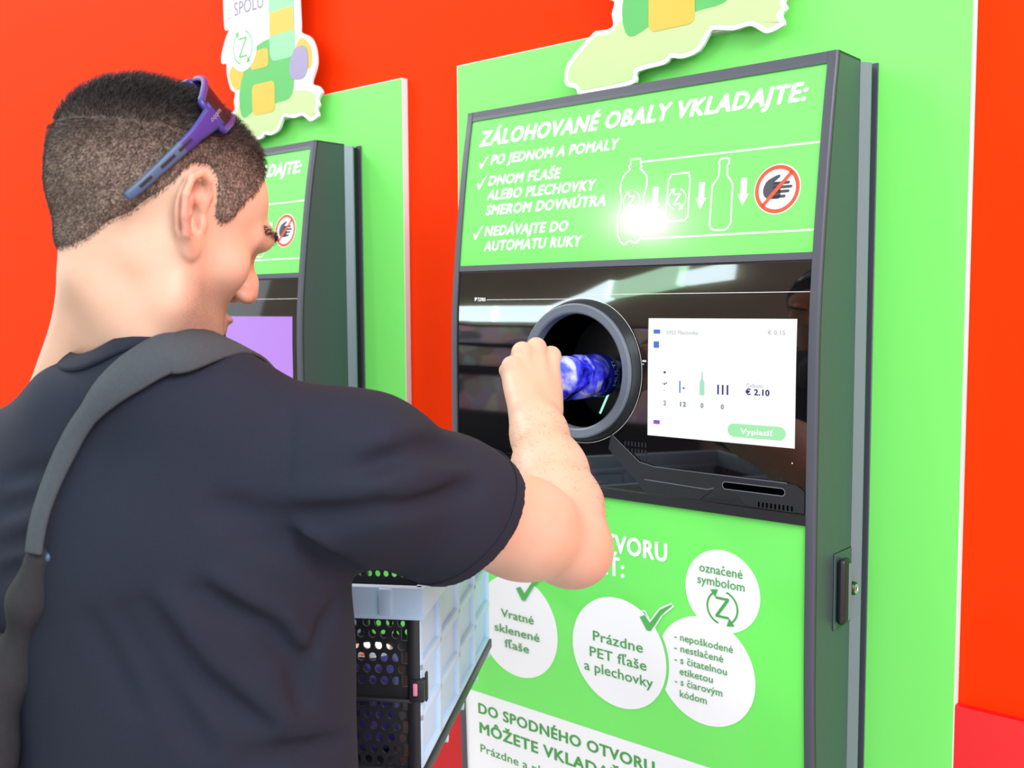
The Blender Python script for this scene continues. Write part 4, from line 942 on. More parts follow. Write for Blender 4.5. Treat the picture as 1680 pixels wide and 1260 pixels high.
# ribbed collar following the neck opening
ca_ = T(-.004, .018, 1.395); cb_ = H(0, -.02, -.03); cax = _n(cb_-ca_); c1_ = _n(np.cross(cax, F)); c2_ = np.cross(cax, c1_); ring_ = []
keep_ = shirt.post; shirt.post = None
for k in range(72):
    rd = c1_*math.cos(2*math.pi*k/72)+c2_*math.sin(2*math.pi*k/72); ts = np.linspace(.16, -.10, 240); P = (ca_+rd*.0590)[None]+ts[:, None]*cax[None]
    dv = shirt.eval(P.astype(np.float32)); i0 = np.argmax(dv < .001) if (dv < .001).any() else 239; ring_.append(P[i0])
shirt.post = keep_
ring_ = np.array(ring_)
for _ in range(3): ring_ = (np.roll(ring_, 1, 0)+2*ring_+np.roll(ring_, -1, 0))/4
cv_ = []; cf_ = []; n_ = len(ring_)
for k in range(n_):
    p = ring_[k]; rd = p-ca_-cax*((p-ca_)@cax); rd /= np.linalg.norm(rd); dn = _n(rd*.75-cax*.65)
    nn_ = np.cross(np.cross(dn, cax), dn); nn_ = _n(cax-dn*(cax@dn))
    for a, b in ((-.005, .0), (-.0035, .0030), (.004, .0038), (.012, .0036), (.0145, .0022), (.0145, -.002), (-.003, -.002)): cv_.append(p+dn*a+nn_*b)
for k in range(n_):
    for j in range(7): cf_.append((k*7+j, k*7+(j+1) % 7, ((k+1) % n_)*7+(j+1) % 7, ((k+1) % n_)*7+j))
link_mesh('collar', cv_, cf_, MT['shirt'], shirt_o, smooth=True)
# sleeve hem seam
def ring_on(bvh, c, ax, r, n=64, off=.0012):
    ax = Vector(ax).normalized(); a = ax.orthogonal().normalized(); b = ax.cross(a); out = []
    for i in range(n):
        d = a*math.cos(2*math.pi*i/n)+b*math.sin(2*math.pi*i/n); o = Vector(c)+d*r
        h = bvh.ray_cast(o, -d, r)
        if h[0] is not None: out.append(h[0]+d*off)
    return out
seam = ring_on(SHIRT_BVH, HEM-ua*.020, _n(ua+np.array([0, 0, -.38])), .12)
vv, ff = tube_geo(seam, .0007, 6, closed=True)
link_mesh('hem_seam', vv, ff, MT['shirt'], shirt_o, smooth=True)

# ------------------------------------------------------------------ trousers and shoes
MT['denim'] = mat('dark_grey_trousers', (.03, .035, .05), .85, spec=.2, var=.2, vscale=300, bump=.2, bscale=900)
tr = Field()
tr.ell(T(0, .035, .930), (.166, .120, .120), TR, 0)
for s in (-1, 1): tr.chain([HIP[s]-UZ*.01, KNE[s], ANK[s]+UZ*-.005], [.098, .074, .062], .04, .03)
def tr_post(D, X):
    d = D+.002*vnoise(X, 22, 9); d = np.maximum(d, X[..., 2]-.985); return np.maximum(d, .062-X[..., 2])
tr.post = tr_post
tv, tq = tr.mesh((.0, -1.16, .04), (.66, -.60, 1.0), .007); tv = relax(tv, tq, 2)
np_mesh('trousers', tv, tq, MT['denim'], person)['label'] = 'dark trousers'
MT['shoe'] = mat('dark_shoe_fabric', (.05, .05, .055), .7, var=.2, vscale=200)
for s in (-1, 1):
    sh = Field(); A = ANK[s]
    sh.cap(A+F*-.03+UZ*-.040, A+F*.15+UZ*-.052, .044, .038, 0); sh.cap(A+F*.01, A+F*.07+UZ*-.03, .042, .040, .03)
    sh.post = lambda D, X: np.maximum(D, .012-X[..., 2])
    v, q = sh.mesh(A-np.array([.32, .32, .10]), A+np.array([.32, .32, .12]), .005); v = relax(v, q, 1)
    so = np_mesh('shoe', v, q, MT['shoe'], person)
    sole = []
    for i in range(40):
        a = 2*math.pi*i/40; p = A+F*(.06+.135*math.cos(a))+R*(.046*math.sin(a)*(1+.12*math.cos(a))); sole.append(p)
    vv = [(p[0], p[1], 0.0) for p in sole]+[(p[0], p[1], .022) for p in sole]; n = 40
    link_mesh('sole', vv, [tuple(range(n-1, -1, -1)), tuple(range(n, 2*n))]+[(i, (i+1) % n, n+(i+1) % n, n+i) for i in range(n)], MT['edge'], so)

# ------------------------------------------------------------------ hair, cut close at the sides
def hair_line(r, f, u):
    az = np.degrees(np.arctan2(f+.012, np.abs(r)+1e-6))
    lo = np.interp(az, [-90, -72, -50, -30, -15, 0, 12, 20, 26, 34, 42, 52, 62, 75, 90], [-.066, -.066, -.048, -.028, -.004, .036, .040, .034, -.002, -.004, .030, .052, .072, .084, .086])
    return u-lo
def hair_post(D, X):
    Lc = (X-OH.astype(np.float32))@HR.T.astype(np.float32); r, f, u = Lc[..., 0], Lc[..., 1], Lc[..., 2]
    g = hair_line(r, f, u)+.004*vnoise(X, 160, 21)
    top = sm(u-.28*f, .035, .120)
    t = -.005+sm(g, -.002, .020)*(.0075+.0075*top)
    return D-t
hairf = Field()
for op in body.ops[:4]+body.ops[N_EAR:N_NECK]: hairf.ops.append(op)
hairf.post = hair_post
hv, hq = hairf.mesh(OH-.17, OH+.17, .0028)
hb = hairf.post; Lh = (hv-OH)@HR.T
gl_ = hair_line(Lh[:, 0], Lh[:, 1], Lh[:, 2]); keep = gl_ > -.012
kq = keep[hq].all(1); hq = hq[kq]; used = np.unique(hq); mp_ = -np.ones(len(hv), int); mp_[used] = np.arange(len(used)); hv = hv[used]; hq = mp_[hq]
Lh = Lh[used]; gl_ = gl_[used]
# strands
tri_c = hv[hq].mean(1); e1_ = hv[hq[:, 2]]-hv[hq[:, 0]]; e2_ = hv[hq[:, 3]]-hv[hq[:, 1]]; nr = np.cross(e1_, e2_); ar_ = np.linalg.norm(nr, axis=1); nr = nr/np.maximum(ar_, 1e-12)[:, None]
lc = (tri_c-OH)@HR.T; sgn = np.sign((nr*(tri_c-OH)).sum(1)); nr *= sgn[:, None]
gs = hair_line(lc[:, 0], lc[:, 1], lc[:, 2]); NS = 26000
pr = ar_*np.clip((gs+.004)/.012, .0, 1); pick = RNG.choice(len(hq), NS, p=pr/pr.sum())
w4 = RNG.dirichlet([1, 1, 1, 1], NS); root_ = (hv[hq[pick]]*w4[..., None]).sum(1); nn = nr[pick]; ll = (root_-OH)@HR.T
topk = sm(ll[:, 2]-.28*ll[:, 1], .035, .120)
flow = np.where(topk[:, None] > .5, hf*.55+hu*.4, -hu*.8-hf*.35)+RNG.normal(0, .28, (NS, 3))
flow = flow-nn*(flow*nn).sum(1)[:, None]; flow /= np.linalg.norm(flow, axis=1)[:, None]
ln = (.0040+.0070*topk)*RNG.uniform(.7, 1.3, NS); lift = .55+.25*topk
dr = nn*lift[:, None]+flow*(1-lift)[:, None]*1.6; dr /= np.linalg.norm(dr, axis=1)[:, None]
p0 = root_-nn*.0010; p1 = root_+dr*(ln*.55)[:, None]; p2 = p1+(dr*.7+flow*.6)*(ln*.5)[:, None]
sd = np.cross(dr, RNG.normal(size=(NS, 3))); sd /= np.linalg.norm(sd, axis=1)[:, None]; sd2 = np.cross(dr, sd); wd = .00021
rings = []
for p, k in ((p0, 1.0), (p1, .8)):
    for a in (0, 2.094, 4.189): rings.append(p+(sd*math.cos(a)+sd2*math.sin(a))*wd*k)
sv = np.stack(rings+[p2], 1).reshape(-1, 3); o7 = np.arange(NS)[:, None]*7; quads = []
for j in range(3): quads.append(o7+np.array([[j, (j+1) % 3, 3+(j+1) % 3, 3+j]]))
for j in range(3): quads.append(o7+np.array([[3+j, 3+(j+1) % 3, 6, 6]]))
tone_s = np.repeat(np.clip(topk*1.0+RNG.normal(0, .18, NS), 0, 1), 7)
base_t = sm(Lh[:, 2]-.28*Lh[:, 1], .035, .110)
def hair_mat(name, c0, c1, rough, attr, noise=0.0):
    m = bpy.data.materials.new(name); m.use_nodes = True; nt = m.node_tree; b = nt.nodes['Principled BSDF']; N = nt.nodes.new
    b.inputs['Roughness'].default_value = rough; b.inputs['Specular IOR Level'].default_value = .25
    a = N('ShaderNodeAttribute'); a.attribute_name = attr; mx = N('ShaderNodeMix'); mx.data_type = 'RGBA'; mx.inputs[6].default_value = (*c0, 1); mx.inputs[7].default_value = (*c1, 1)
    nt.links.new(a.outputs['Fac'], mx.inputs[0]); out = mx.outputs[2]
    if noise:
        tc = N('ShaderNodeTexCoord'); n = N('ShaderNodeTexNoise'); n.inputs['Scale'].default_value = 500; n.inputs['Detail'].default_value = 3; nt.links.new(tc.outputs['Object'], n.inputs['Vector'])
        cr = N('ShaderNodeValToRGB'); cr.color_ramp.elements[0].position = .42; cr.color_ramp.elements[1].position = .62; cr.color_ramp.elements[0].color = (*[1-noise]*3, 1)
        nt.links.new(n.outputs['Fac'], cr.inputs[0]); mu = N('ShaderNodeMix'); mu.data_type = 'RGBA'; mu.blend_type = 'MULTIPLY'; mu.inputs[0].default_value = 1
        nt.links.new(out, mu.inputs[6]); nt.links.new(cr.outputs[0], mu.inputs[7]); out = mu.outputs[2]
    nt.links.new(out, b.inputs['Base Color']); return m
MT['scalp'] = hair_mat('cropped_hair_base', (.30, .215, .165), (.010, .009, .010), .7, 'tone', .6)
MT['strand'] = hair_mat('dark_brown_hair', (.085, .062, .050), (.008, .007, .008), .55, 'tone')
hair_o = np_mesh('hair', hv, hq, MT['scalp'], person, True, dict(tone=base_t)); hair_o['label'] = 'short dark brown hair, cropped at the sides'
def strands(name, sv, quads, tone, parent, m):
    Qs = np.concatenate(quads); me = bpy.data.meshes.new(name)
    fl = [tuple(q) if q[2] != q[3] else tuple(q[:3]) for q in Qs.tolist()]
    me.from_pydata(sv.tolist(), [], fl); me.materials.append(m); a = me.attributes.new('tone', 'FLOAT', 'POINT'); a.data.foreach_set('value', tone.astype(np.float32)); me.update()
    o = bpy.data.objects.new(name, me); COL.objects.link(o); o.parent = parent; o['kind'] = 'stuff'; return o
strands('hair_strands', sv, quads, tone_s, hair_o, MT['strand'])
# eyebrows
BODY_BVH = BVHTree.FromPolygons([tuple(v) for v in BODY_V], [tuple(int(i) for i in q) for q in BODY_Q])
for s in (-1, 1):
    n = 380; t = RNG.uniform(0, 1, n); P = []; Nn = []
    for a in t:
        o = H(s*(.010+.042*a), .20, .0215+.008*math.sin(a*2.4)+RNG.normal(0, .0024)); h = BODY_BVH.ray_cast(Vector(o), Vector(-hf), .2); P.append(np.array(h[0])); Nn.append(np.array(h[1]))
    P = np.array(P); Nn = np.array(Nn); d = hr*s*.8+Nn*.33-hu*.05+RNG.normal(0, .2, (n, 3)); d /= np.linalg.norm(d, axis=1)[:, None]
    a_ = np.cross(d, RNG.normal(size=(n, 3))); a_ /= np.linalg.norm(a_, axis=1)[:, None]; b_ = np.cross(d, a_); rg = []
    for p, k in ((P-d*.002, 1.0), (P+d*.003, .8)):
        for q in (0, 2.094, 4.189): rg.append(p+(a_*math.cos(q)+b_*math.sin(q))*.00022*k)
    ev = np.stack(rg+[P+d*.0062], 1).reshape(-1, 3); o7 = np.arange(n)[:, None]*7
    qd = [o7+np.array([[j, (j+1) % 3, 3+(j+1) % 3, 3+j]]) for j in range(3)]+[o7+np.array([[3+j, 3+(j+1) % 3, 6, 6]]) for j in range(3)]
    strands('eyebrow', ev, qd, np.full(len(ev), .6), person, MT['strand'])
# forearm hair
n = 900; pa_ = RNG.choice(len(BODY_V), 60000); q = BODY_V[pa_]; tt = ((q-ER)@(WR-ER))/float((WR-ER)@(WR-ER)); dd = np.linalg.norm(q-ER-tt[:, None]*(WR-ER), axis=1)
q = q[(tt > .12) & (tt < .93) & (dd < .06)][:n]; n = len(q); tt = ((q-ER)@(WR-ER))/float((WR-ER)@(WR-ER)); out = q-ER-tt[:, None]*(WR-ER); out /= np.linalg.norm(out, axis=1)[:, None]
d = out*.55-np.array([0, 0, .5])+fa*.35+RNG.normal(0, .3, (n, 3)); d /= np.linalg.norm(d, axis=1)[:, None]
a_ = np.cross(d, RNG.normal(size=(n, 3))); a_ /= np.linalg.norm(a_, axis=1)[:, None]; b_ = np.cross(d, a_); rg = []; lnh = RNG.uniform(.004, .011, n)[:, None]
for p, k in ((q-out*.001, 1.0), (q+d*lnh*.5, .8)):
    for w in (0, 2.094, 4.189): rg.append(p+(a_*math.cos(w)+b_*math.sin(w))*.00011*k)
ev = np.stack(rg+[q+d*lnh], 1).reshape(-1, 3); o7 = np.arange(n)[:, None]*7
qd = [o7+np.array([[j, (j+1) % 3, 3+(j+1) % 3, 3+j]]) for j in range(3)]+[o7+np.array([[3+j, 3+(j+1) % 3, 6, 6]]) for j in range(3)]
strands('arm_hair', ev, qd, np.full(len(ev), .0), person, MT['strand'])
# ------------------------------------------------------------------ sunglasses pushed up on the head
MT['gl_frame'] = mat('violet_blue_frame', (.040, .034, .23), .32, var=.15, vscale=60)
MT['gl_tip'] = mat('steel_blue_rubber', (.045, .10, .19), .4, var=.1, vscale=80)
MT['lens'] = mat('black_lens', (.006, .005, .010), .35, spec=.15)
gp = H(0, -.01, .09)
glasses = empty('sunglasses', tuple(gp), 'violet and steel blue wraparound sunglasses pushed up on the man\'s head', 'sunglasses')
tdir = np.array([0, .43, .90]); tdir /= np.linalg.norm(tdir); vdir = np.array([0, .90, -.43]); vdir /= np.linalg.norm(vdir); rdir = np.array([1.0, 0, 0])
def G(p): return H(*p)
HG = np.array([0, -.010, .092])
def front(s, h): return HG+rdir*(.073*s)+tdir*(.046*(1-abs(s)**2.2))+vdir*h
for s in (-1, 1):
    pts = [(s*.0785, -.058, -.010), (s*.0805, -.050, .006), (s*.0815, -.036, .036), (s*.080, -.022, .066), (s*.0755, -.012, .087), (s*.073, -.008, .097)]
    P = [np.array(p) for p in smooth_pts(pts, False, 6)]; n = len(P); V = []; Fc = []; sec = 8
    for i, p in enumerate(P):
        k = i/(n-1); hw = np.interp(k, [0, .06, .3, .6, .85, 1], [.0030, .0046, .0050, .0068, .0110, .0125]); th = .0019
        for j in range(sec):
            a = 2*math.pi*(j+.5)/sec; ca, sa = math.cos(a), math.sin(a)
            V.append(G(p+vdir*hw*np.sign(ca)*abs(ca)**.6+rdir*th*np.sign(sa)*abs(sa)**.6))
    for i in range(n-1):
        for j in range(sec): Fc.append((i*sec+j, i*sec+(j+1) % sec, (i+1)*sec+(j+1) % sec, (i+1)*sec+j))
    Fc += [tuple(range(sec-1, -1, -1)), tuple(range((n-1)*sec, n*sec))]
    cut = int(n*.52)*sec; fm = [0 if max(f) >= cut else 1 for f in Fc]
    arm = link_mesh('temple_arm', V, Fc, None, None, True, [MT['gl_frame'], MT['gl_tip']], fm); adopt(arm, glasses); arm['label'] = 'temple arm fading from violet to steel blue'
    for k0, k1 in ((.17, .27), (.33, .42), (.47, .55)):
        a, b = P[int(k0*n)], P[int(k1*n)]; d = b-a; w = vdir*.0014; o = rdir*s*.0021
        V2 = [G(q) for q in (a-w+o, b-w+o, b+w+o, a+w+o, a-w+o*.6, b-w+o*.6, b+w+o*.6, a+w+o*.6)]
        link_mesh('slot', V2, [(0, 1, 2, 3), (7, 6, 5, 4), (0, 4, 5, 1), (1, 5, 6, 2), (2, 6, 7, 3), (3, 7, 4, 0)], MT['rubber'], arm)
    if s == 1:
        tv_, tf_ = text2('oqqm', 0, .0165, 0, .0042, 0, .2); bs = P[int(.80*n)]; dd = P[int(.99*n)]-bs; dd /= np.linalg.norm(dd)
        link_mesh('temple_lettering', [G(bs+dd*x-vdir*(y-.002)+rdir*.0024) for x, y, l in tv_], tf_, MT['lilac'], arm)
    # lens and rim
    V = []; Fc = []; nu, nv_ = 22, 8
    for i in range(nu+1):
        t = s*(.08+.92*i/nu)
        for j in range(nv_+1):
            g = j/nv_; hh = .0205*(1-.25*abs(t)**4)
            if abs(t) < .35: lo = hh*(.25+.75*(abs(t)/.35))
            else: lo = hh
            V.append(G(front(t, -hh+g*(hh+lo))))
    for i in range(nu):
        for j in range(nv_): Fc.append((i*(nv_+1)+j, (i+1)*(nv_+1)+j, (i+1)*(nv_+1)+j+1, i*(nv_+1)+j+1))
    ln_ = link_mesh('lens', V, Fc, MT['lens'], None, True); md = ln_.modifiers.new('t', 'SOLIDIFY'); md.thickness = .0018; md.offset = 0; adopt(ln_, glasses)
    edge = [V[i*(nv_+1)] for i in range(nu+1)]+[V[nu*(nv_+1)+j] for j in range(1, nv_+1)]+[V[i*(nv_+1)+nv_] for i in range(nu-1, -1, -1)]+[V[j] for j in range(nv_-1, 0, -1)]
    rv, rf = tube_geo(edge, .0033, 8, closed=True); adopt(link_mesh('rim', rv, rf, MT['gl_frame'], None, True), glasses)
rv, rf = tube_geo([G(front(-.09, -.012)), G(front(0, -.013)), G(front(.09, -.012))], .003, 8); adopt(link_mesh('bridge', rv, rf, MT['gl_frame'], None, True), glasses)

# ------------------------------------------------------------------ shoulder strap and bag across the back
MT['strap'] = mat('grey_green_webbing', (.055, .068, .078), .8, spec=.25, var=.15, vscale=300, bump=.25, bscale=1500)
MT['bag'] = mat('dark_grey_bag_cloth', (.028, .029, .033), .85, spec=.2, var=.2, vscale=150, bump=.25, bscale=900)
bag = empty('shoulder_bag', tuple(STRAP[-1]), 'dark grey bag on a broad webbing strap across the man\'s back', 'bag')
sp = np.array(smooth_pts([tuple(T(.082, .115, 1.360)), tuple(T(.080, .090, 1.415)), tuple(T(.076, .050, 1.458))]+STRAP, False, 8)); V = []; Fc = []
_p, _g = snap(sp, shirt, 14); cl = [(Vector(p), Vector(g)) for p, g in zip(_p.tolist(), _g.tolist())]
pts = [a+b*.0035 for a, b in cl]
for _ in range(6): pts = [pts[0]]+[(pts[i-1]+pts[i]*2+pts[i+1])/4 for i in range(1, len(pts)-1)]+[pts[-1]]
for i, p in enumerate(pts):
    t = (pts[min(i+1, len(pts)-1)]-pts[max(i-1, 0)]).normalized(); nm = cl[i][1]; k = i/(len(pts)-1)
    sd_ = t.cross(nm).normalized(); hw = np.interp(k, [0, .3, .44, .60, 1], [.022, .021, .018, .0100, .0085]); nm = sd_.cross(t).normalized()
    nm = nm if nm.dot(cl[i][1]) > 0 else -nm; lift = .002+.004*np.interp(k, [0, .5, 1], [0, .3, 1])
    for a, b in ((-1, 0), (-.95, .0026), (0, .0036), (.95, .0026), (1, 0), (.95, -.001), (-.95, -.001)): V.append(p+sd_*hw*a+nm*(b+lift))
n = 7
for i in range(len(pts)-1):
    for j in range(n): Fc.append((i*n+j, i*n+(j+1) % n, (i+1)*n+(j+1) % n, (i+1)*n+j))
Fc += [tuple(range(n-1, -1, -1)), tuple(range((len(pts)-1)*n, len(pts)*n))]
adopt(link_mesh('strap', V, Fc, MT['strap'], None, True), bag)
bf = Field(); B0 = [np.array(p) for p in BAGP]
bf.chain(B0[:3], [.011, .014, .012], .01, .02)
BC = B0[3]-F*.005-R*.01
bf.cap(B0[2], BC+UZ*.06, .014, .030, .03)
bf.ell(BC, (.085, .040, .12), TR, .03)
bf.post = lambda D, X: D+.002*vnoise(X, 40, 31)
bv, bq = bf.mesh(B0[3]-.35, B0[3]+.35, .005); bv = relax(bv, bq, 2)
adopt(np_mesh('bag_body', bv, bq, MT['bag']), bag)
rv, rf = lathe_geo([(.0001, 0), (.0038, .0005), (.0040, .0015), (.0001, .0030)], 16, Matrix.Translation(Vector(BAGP[4])) @ Vector((1, -1, .2)).to_track_quat('Z', 'Y').to_matrix().to_4x4())
adopt(link_mesh('buckle_stud', rv, rf, MT['gl_tip'], None, True), bag)

# ------------------------------------------------------------------ crumpled blue bottle
def bottle_mat():
    m = bpy.data.materials.new('crumpled_blue_plastic'); m.use_nodes = True; nt = m.node_tree; b = nt.nodes['Principled BSDF']; N = nt.nodes.new
    b.inputs['Roughness'].default_value = .12; b.inputs['Specular IOR Level'].default_value = .8; b.inputs['Transmission Weight'].default_value = .08
    tc = N('ShaderNodeTexCoord'); n = N('ShaderNodeTexNoise'); n.inputs['Scale'].default_value = 30; n.inputs['Detail'].default_value = 5; n.inputs['Distortion'].default_value = .7
    cr = N('ShaderNodeValToRGB'); e = cr.color_ramp.elements; e[0].position = .36; e[0].color = (.004, .004, .03, 1); e[1].position = .44; e[1].color = (.03, .03, .75, 1)  # shaded folds and lit patches of the crumple painted as noise colour
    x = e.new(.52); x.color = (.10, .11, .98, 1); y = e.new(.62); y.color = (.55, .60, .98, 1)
    nt.links.new(tc.outputs['Object'], n.inputs['Vector']); nt.links.new(n.outputs['Fac'], cr.inputs[0]); nt.links.new(cr.outputs[0], b.inputs['Base Color']); return m
MT['bottle'] = bottle_mat()
MT['label_blue'] = mat('blue_label', (.01, .03, .55), .25); MT['label_cyan'] = mat('cyan_label_edge', (.10, .45, .85), .25)
bott = empty('plastic_bottle', tuple(BA), 'crumpled blue plastic bottle held in the machine opening', 'bottle')
q_ = Vector(BD).to_track_quat('Z', 'Y').to_matrix().to_4x4(); q_.translation = Vector(BA)
prf = [(.0001, -.004), (.0125, -.004), (.0140, .000), (.0140, .018), (.0125, .020), (.0125, .030), (.0160, .042), (.0260, .068), (.0310, .085), (.0330, .100), (.0325, .120), (.0335, .140), (.0325, .160), (.0335, .180), (.0330, .200), (.0310, .215), (.0270, .226), (.0200, .231), (.0001, .227)]
fine = [];
for i in range(len(prf)-1):
    for k in range(3): fine.append((prf[i][0]+(prf[i+1][0]-prf[i][0])*k/3, prf[i][1]+(prf[i+1][1]-prf[i][1])*k/3))
fine.append(prf[-1]); bvv, bff = lathe_geo(fine, 60, None, closed_ends=False); arr = np.array([tuple(v) for v in bvv], np.float32)
mk = sm(arr[:, 2], .045, .09); ag = np.arctan2(arr[:, 1], arr[:, 0]); rad = np.hypot(arr[:, 0], arr[:, 1])
crm = 1+mk*(.085*vnoise(arr, 95, 41)+.05*np.sign(vnoise(arr, 140, 42))*np.abs(vnoise(arr, 140, 42))**.6)*(1-.97*sm(arr[:, 2], .160, .186))
foot = sm(arr[:, 2], .208, .226)*(.18*np.cos(5*ag)); arr[:, :2] *= (crm*(1+foot))[:, None]; arr[:, 2] += sm(arr[:, 2], .20, .226)*.006*np.cos(5*ag)*(rad > .01)
bo = link_mesh('bottle_body', [q_ @ Vector(v) for v in arr.tolist()], bff, MT['bottle'], None, True); adopt(bo, bott)
lv, lf = lathe_geo([(.0340, .186), (.0344, .187), (.0346, .206), (.0342, .207)], 60, None, closed_ends=False)
adopt(link_mesh('label_band', [q_ @ v for v in lv], lf, MT['label_blue'], None, True), bott)
lv, lf = lathe_geo([(.0343, .2071), (.0335, .2125)], 60, None, closed_ends=False)
adopt(link_mesh('label_edge', [q_ @ v for v in lv], lf, MT['label_cyan'], None, True), bott)
tv_, tf_ = text2('MULTI', 0, .040, 0, .0095, 0)
def onb(x, y, a0):
    a = a0-x/.035; return q_ @ Vector((.0349*math.cos(a), .0349*math.sin(a), .2035-y*1.0))
adopt(link_mesh('bottle_lettering', [onb(x, y, BOT_A0) for x, y, l in tv_], tf_, MT['white']), bott)
cv, cf = lathe_geo([(.0001, -.0065), (.0135, -.0065), (.0150, -.005), (.0150, .012), (.0142, .012)], 40, None, closed_ends=False)
adopt(link_mesh('cap', [q_ @ v for v in cv], cf, MT['label_blue'], None, True), bott)

# ------------------------------------------------------------------ folding crate carried against the belly
MT['cr_blue'] = mat('pale_blue_plastic', (.46, .66, .86), .4, var=.03, vscale=20)
MT['cr_black'] = mat('black_crate_plastic', (.012, .012, .016), .4, var=.2, vscale=100)
MT['cr_pink'] = mat('pink_tab', (.75, .22, .38), .5)
CA = Vector((.4177, -.6343, 1.000)); cd = Vector((-.245, .384, 0)).normalized(); cs = Vector((cd.y, -cd.x, 0))      # cd: away along the long side, cs: to the right
CM = Matrix((( -cs.x, cd.x, 0, CA.x), (-cs.y, cd.y, 0, CA.y), (0, 0, 1, CA.z), (0, 0, 0, 1)))   # x: left, y: away, z: up
CLn, CWd, CHt = .452, .325, .212
crate = empty('folding_crate', tuple(CA), 'folding crate with black mesh end and pale blue ribbed side, held against the man', 'crate')
def cbox(name, lo, hi, m, bevel=.002, parent=None, bm=None):
    if bm is not None: bm_box(bm, lo, hi, bevel, 2, CM); return None
    o = box(name, lo, hi, m, None, bevel, 2, CM); adopt(o, crate) if parent is None else None
    if parent is not None: o.parent = parent; o.matrix_parent_inverse = crate.matrix_world.inverted() if False else Matrix.Translation(crate.location).inverted()
    return o
def cgrp(name, boxes, m, bevel=.0015):
    bm = bmesh.new()
    for lo, hi in boxes: bm_box(bm, lo, hi, bevel, 2, CM)
    o = link_bm(name, bm, m, None, smooth=True, autosmooth=40); adopt(o, crate); return o
rimz = CHt-.034
# rim: lip band all round
cgrp('rim', [((-.004, -.006, rimz), (CWd+.004, .006, CHt)), ((-.004, CLn-.006, rimz), (CWd+.004, CLn+.006, CHt)), ((-.006, -.004, rimz), (.006, CLn+.004, CHt)), ((CWd-.006, -.004, rimz), (CWd+.006, CLn+.004, CHt)),
             ((.030, -.0095, rimz+.002), (.046, -.004, CHt-.001)), ((-.0055, -.0065, rimz-.003), (CWd+.004, .0, rimz+.004))], MT['cr_blue'], .0025)['label'] = 'pale blue rim band'
# ribbed long sides: frame of ribs with recessed fields
def side(x0, x1, xin, name, sgn):
    bxs = [((min(xin, xin+sgn*.002), .004, .008), (max(xin, xin+sgn*.002), CLn-.004, rimz))]
    cols = [0, .10, .215, .33, CLn]; rows = [.004, .062, .120, rimz]
    for c in cols: bxs.append(((x0, max(0, c-.007), .004), (x1, min(CLn, c+.007), rimz)))
    for r in rows: bxs.append(((x0, 0, r-.006 if r > .01 else .002), (x1, CLn, r+.006)))
    o = cgrp(name, bxs, MT['cr_blue'], .003); o['label'] = 'pale blue side wall with square ribs'
    hb_ = []
    for i in range(4):
        for j in range(3):
            yc = (cols[i]+cols[i+1])/2; zc = (rows[j]+rows[j+1])/2
            for a in range(4):
                for b in range(2): hb_.append(((min(xin-sgn*.0004, xin+sgn*.0002)-.0003, yc-.022+.012*a, zc-.012+.016*b), (max(xin-sgn*.0004, xin+sgn*.0002), yc-.019+.012*a, zc-.004+.016*b)))
    return o
side(-.001, .009, .007, 'side_wall', -1); side(CWd-.009, CWd+.001, CWd-.007, 'side_wall', 1)
# black bottom tray edge, floor and posts
cgrp('base_frame', [((-.004, -.003, -.010), (.006, CLn+.003, .004)), ((CWd-.006, -.003, -.010), (CWd+.004, CLn+.003, .004)), ((0, -.003, -.010), (CWd, .006, .004)), ((0, CLn-.006, -.010), (CWd, CLn+.003, .004)), ((.004, .004, -.004), (CWd-.004, CLn-.004, .002))], MT['cr_black'], .0015)
cgrp('corner_post', [((.001, -.003, .0), (.016, .012, rimz))], MT['cr_black'], .004)
cgrp('corner_post', [((CWd-.016, -.003, .0), (CWd-.001, .012, rimz))], MT['cr_black'], .004)
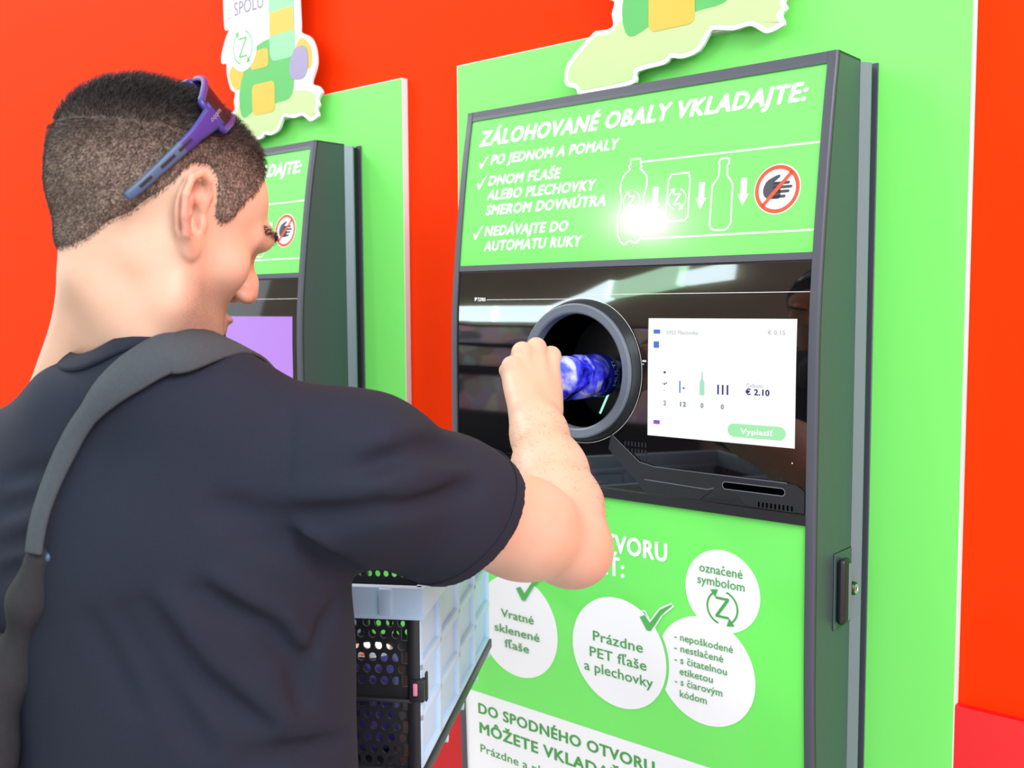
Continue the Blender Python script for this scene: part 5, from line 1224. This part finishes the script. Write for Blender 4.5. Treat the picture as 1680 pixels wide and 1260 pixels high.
# mesh end walls with oval holes
def mesh_end(y, name):
    nx, nz = 22, 13; px = (CWd-.032)/nx; pz = (rimz-.006)/nz; V = []; Fc = []; ns = 12; 
    def hexc(i, j): return (.016+(i+.5+.5*(j % 2))*px, .004+(j+.5)*pz)
    bm = bmesh.new()
    fold = 6
    for j in range(nz):
        for i in range(nx):
            cx, cz = hexc(i, j); hw, hh = px*.5, pz*.5
            solid = (j == fold)
            ou = []; inn = []
            for k in range(ns):
                a = 2*math.pi*(k+.5)/ns; c, s = math.cos(a), math.sin(a); m_ = max(abs(c), abs(s))
                ou.append(bm.verts.new(CM @ Vector((min(cx+hw*c/m_, CWd-.012), y, cz+hh*s/m_)))); inn.append(None if solid else bm.verts.new(CM @ Vector((cx+hw*.66*c, y, cz+hh*.78*s))))
            if solid: bm.faces.new(ou)
            else:
                for k in range(ns): bm.faces.new([ou[k], ou[(k+1) % ns], inn[(k+1) % ns], inn[k]])
    bmesh.ops.remove_doubles(bm, verts=bm.verts[:], dist=1e-5)
    o = link_bm(name, bm, MT['cr_black']); md = o.modifiers.new('t', 'SOLIDIFY'); md.thickness = .003; md.offset = 0; adopt(o, crate); o['label'] = 'black mesh end wall with oval holes'
mesh_end(.003, 'end_wall'); mesh_end(CLn-.003, 'end_wall')
cgrp('fold_hinge', [((.010, -.0045, .080), (CWd-.010, .001, .0845))], MT['cr_black'], .001)
lt = cgrp('latch', [((-.0045, -.006, .082), (.013, .006, .108)), ((-.0060, .002, .080), (-.003, .010, .114))], MT['cr_black'], .002)
cgrp('latch_tab', [((.003, -.0078, .090), (.008, -.0055, .104))], MT['cr_pink'], .001)
cgrp('latch', [((CWd-.013, -.006, .082), (CWd+.0045, .006, .108))], MT['cr_black'], .002)
for k in range(5):
    sv_, sf_ = lathe_geo([(.0001, 0), (.0050, .0), (.0050, .006), (.0001, .006)], 18, CM @ Matrix.Translation((-.0035, .02+k*.103, -.0135)) @ Matrix.Rotation(math.radians(90), 4, 'Y') @ Matrix.Translation((0, 0, 0)))
    adopt(link_mesh('stud', sv_, sf_, MT['cr_blue'], None), crate)
# empties carried in the crate
def can_in(x, y, label, col, cat='can'):
    r = empty('drink_can', tuple(CM @ Vector((x, y, .003))), label, cat, 'empties in the crate')
    mtx = CM @ Matrix.Translation((x, y, .0025))
    a = lathe_geo([(.0001, .001), (.024, .0), (.031, .008), (.033, .014), (.033, .104), (.027, .115)], 28, mtx, False); adopt(link_mesh('can_body', *a, mat(col[0], col[1], .3, metal=.3), None, True), r)
    b = lathe_geo([(.027, .115), (.0275, .117), (.0255, .117), (.0245, .113), (.0001, .113)], 28, mtx, False); adopt(link_mesh('can_lid', *b, MT['chrome'], None, True), r)
can_in(.075, .055, 'violet drink can behind the black mesh end of the crate, nearest its corner post', ('violet_can', (.12, .08, .35)))
can_in(.150, .060, 'orange drink can behind the black mesh end of the crate', ('orange_can', (.75, .25, .06)))
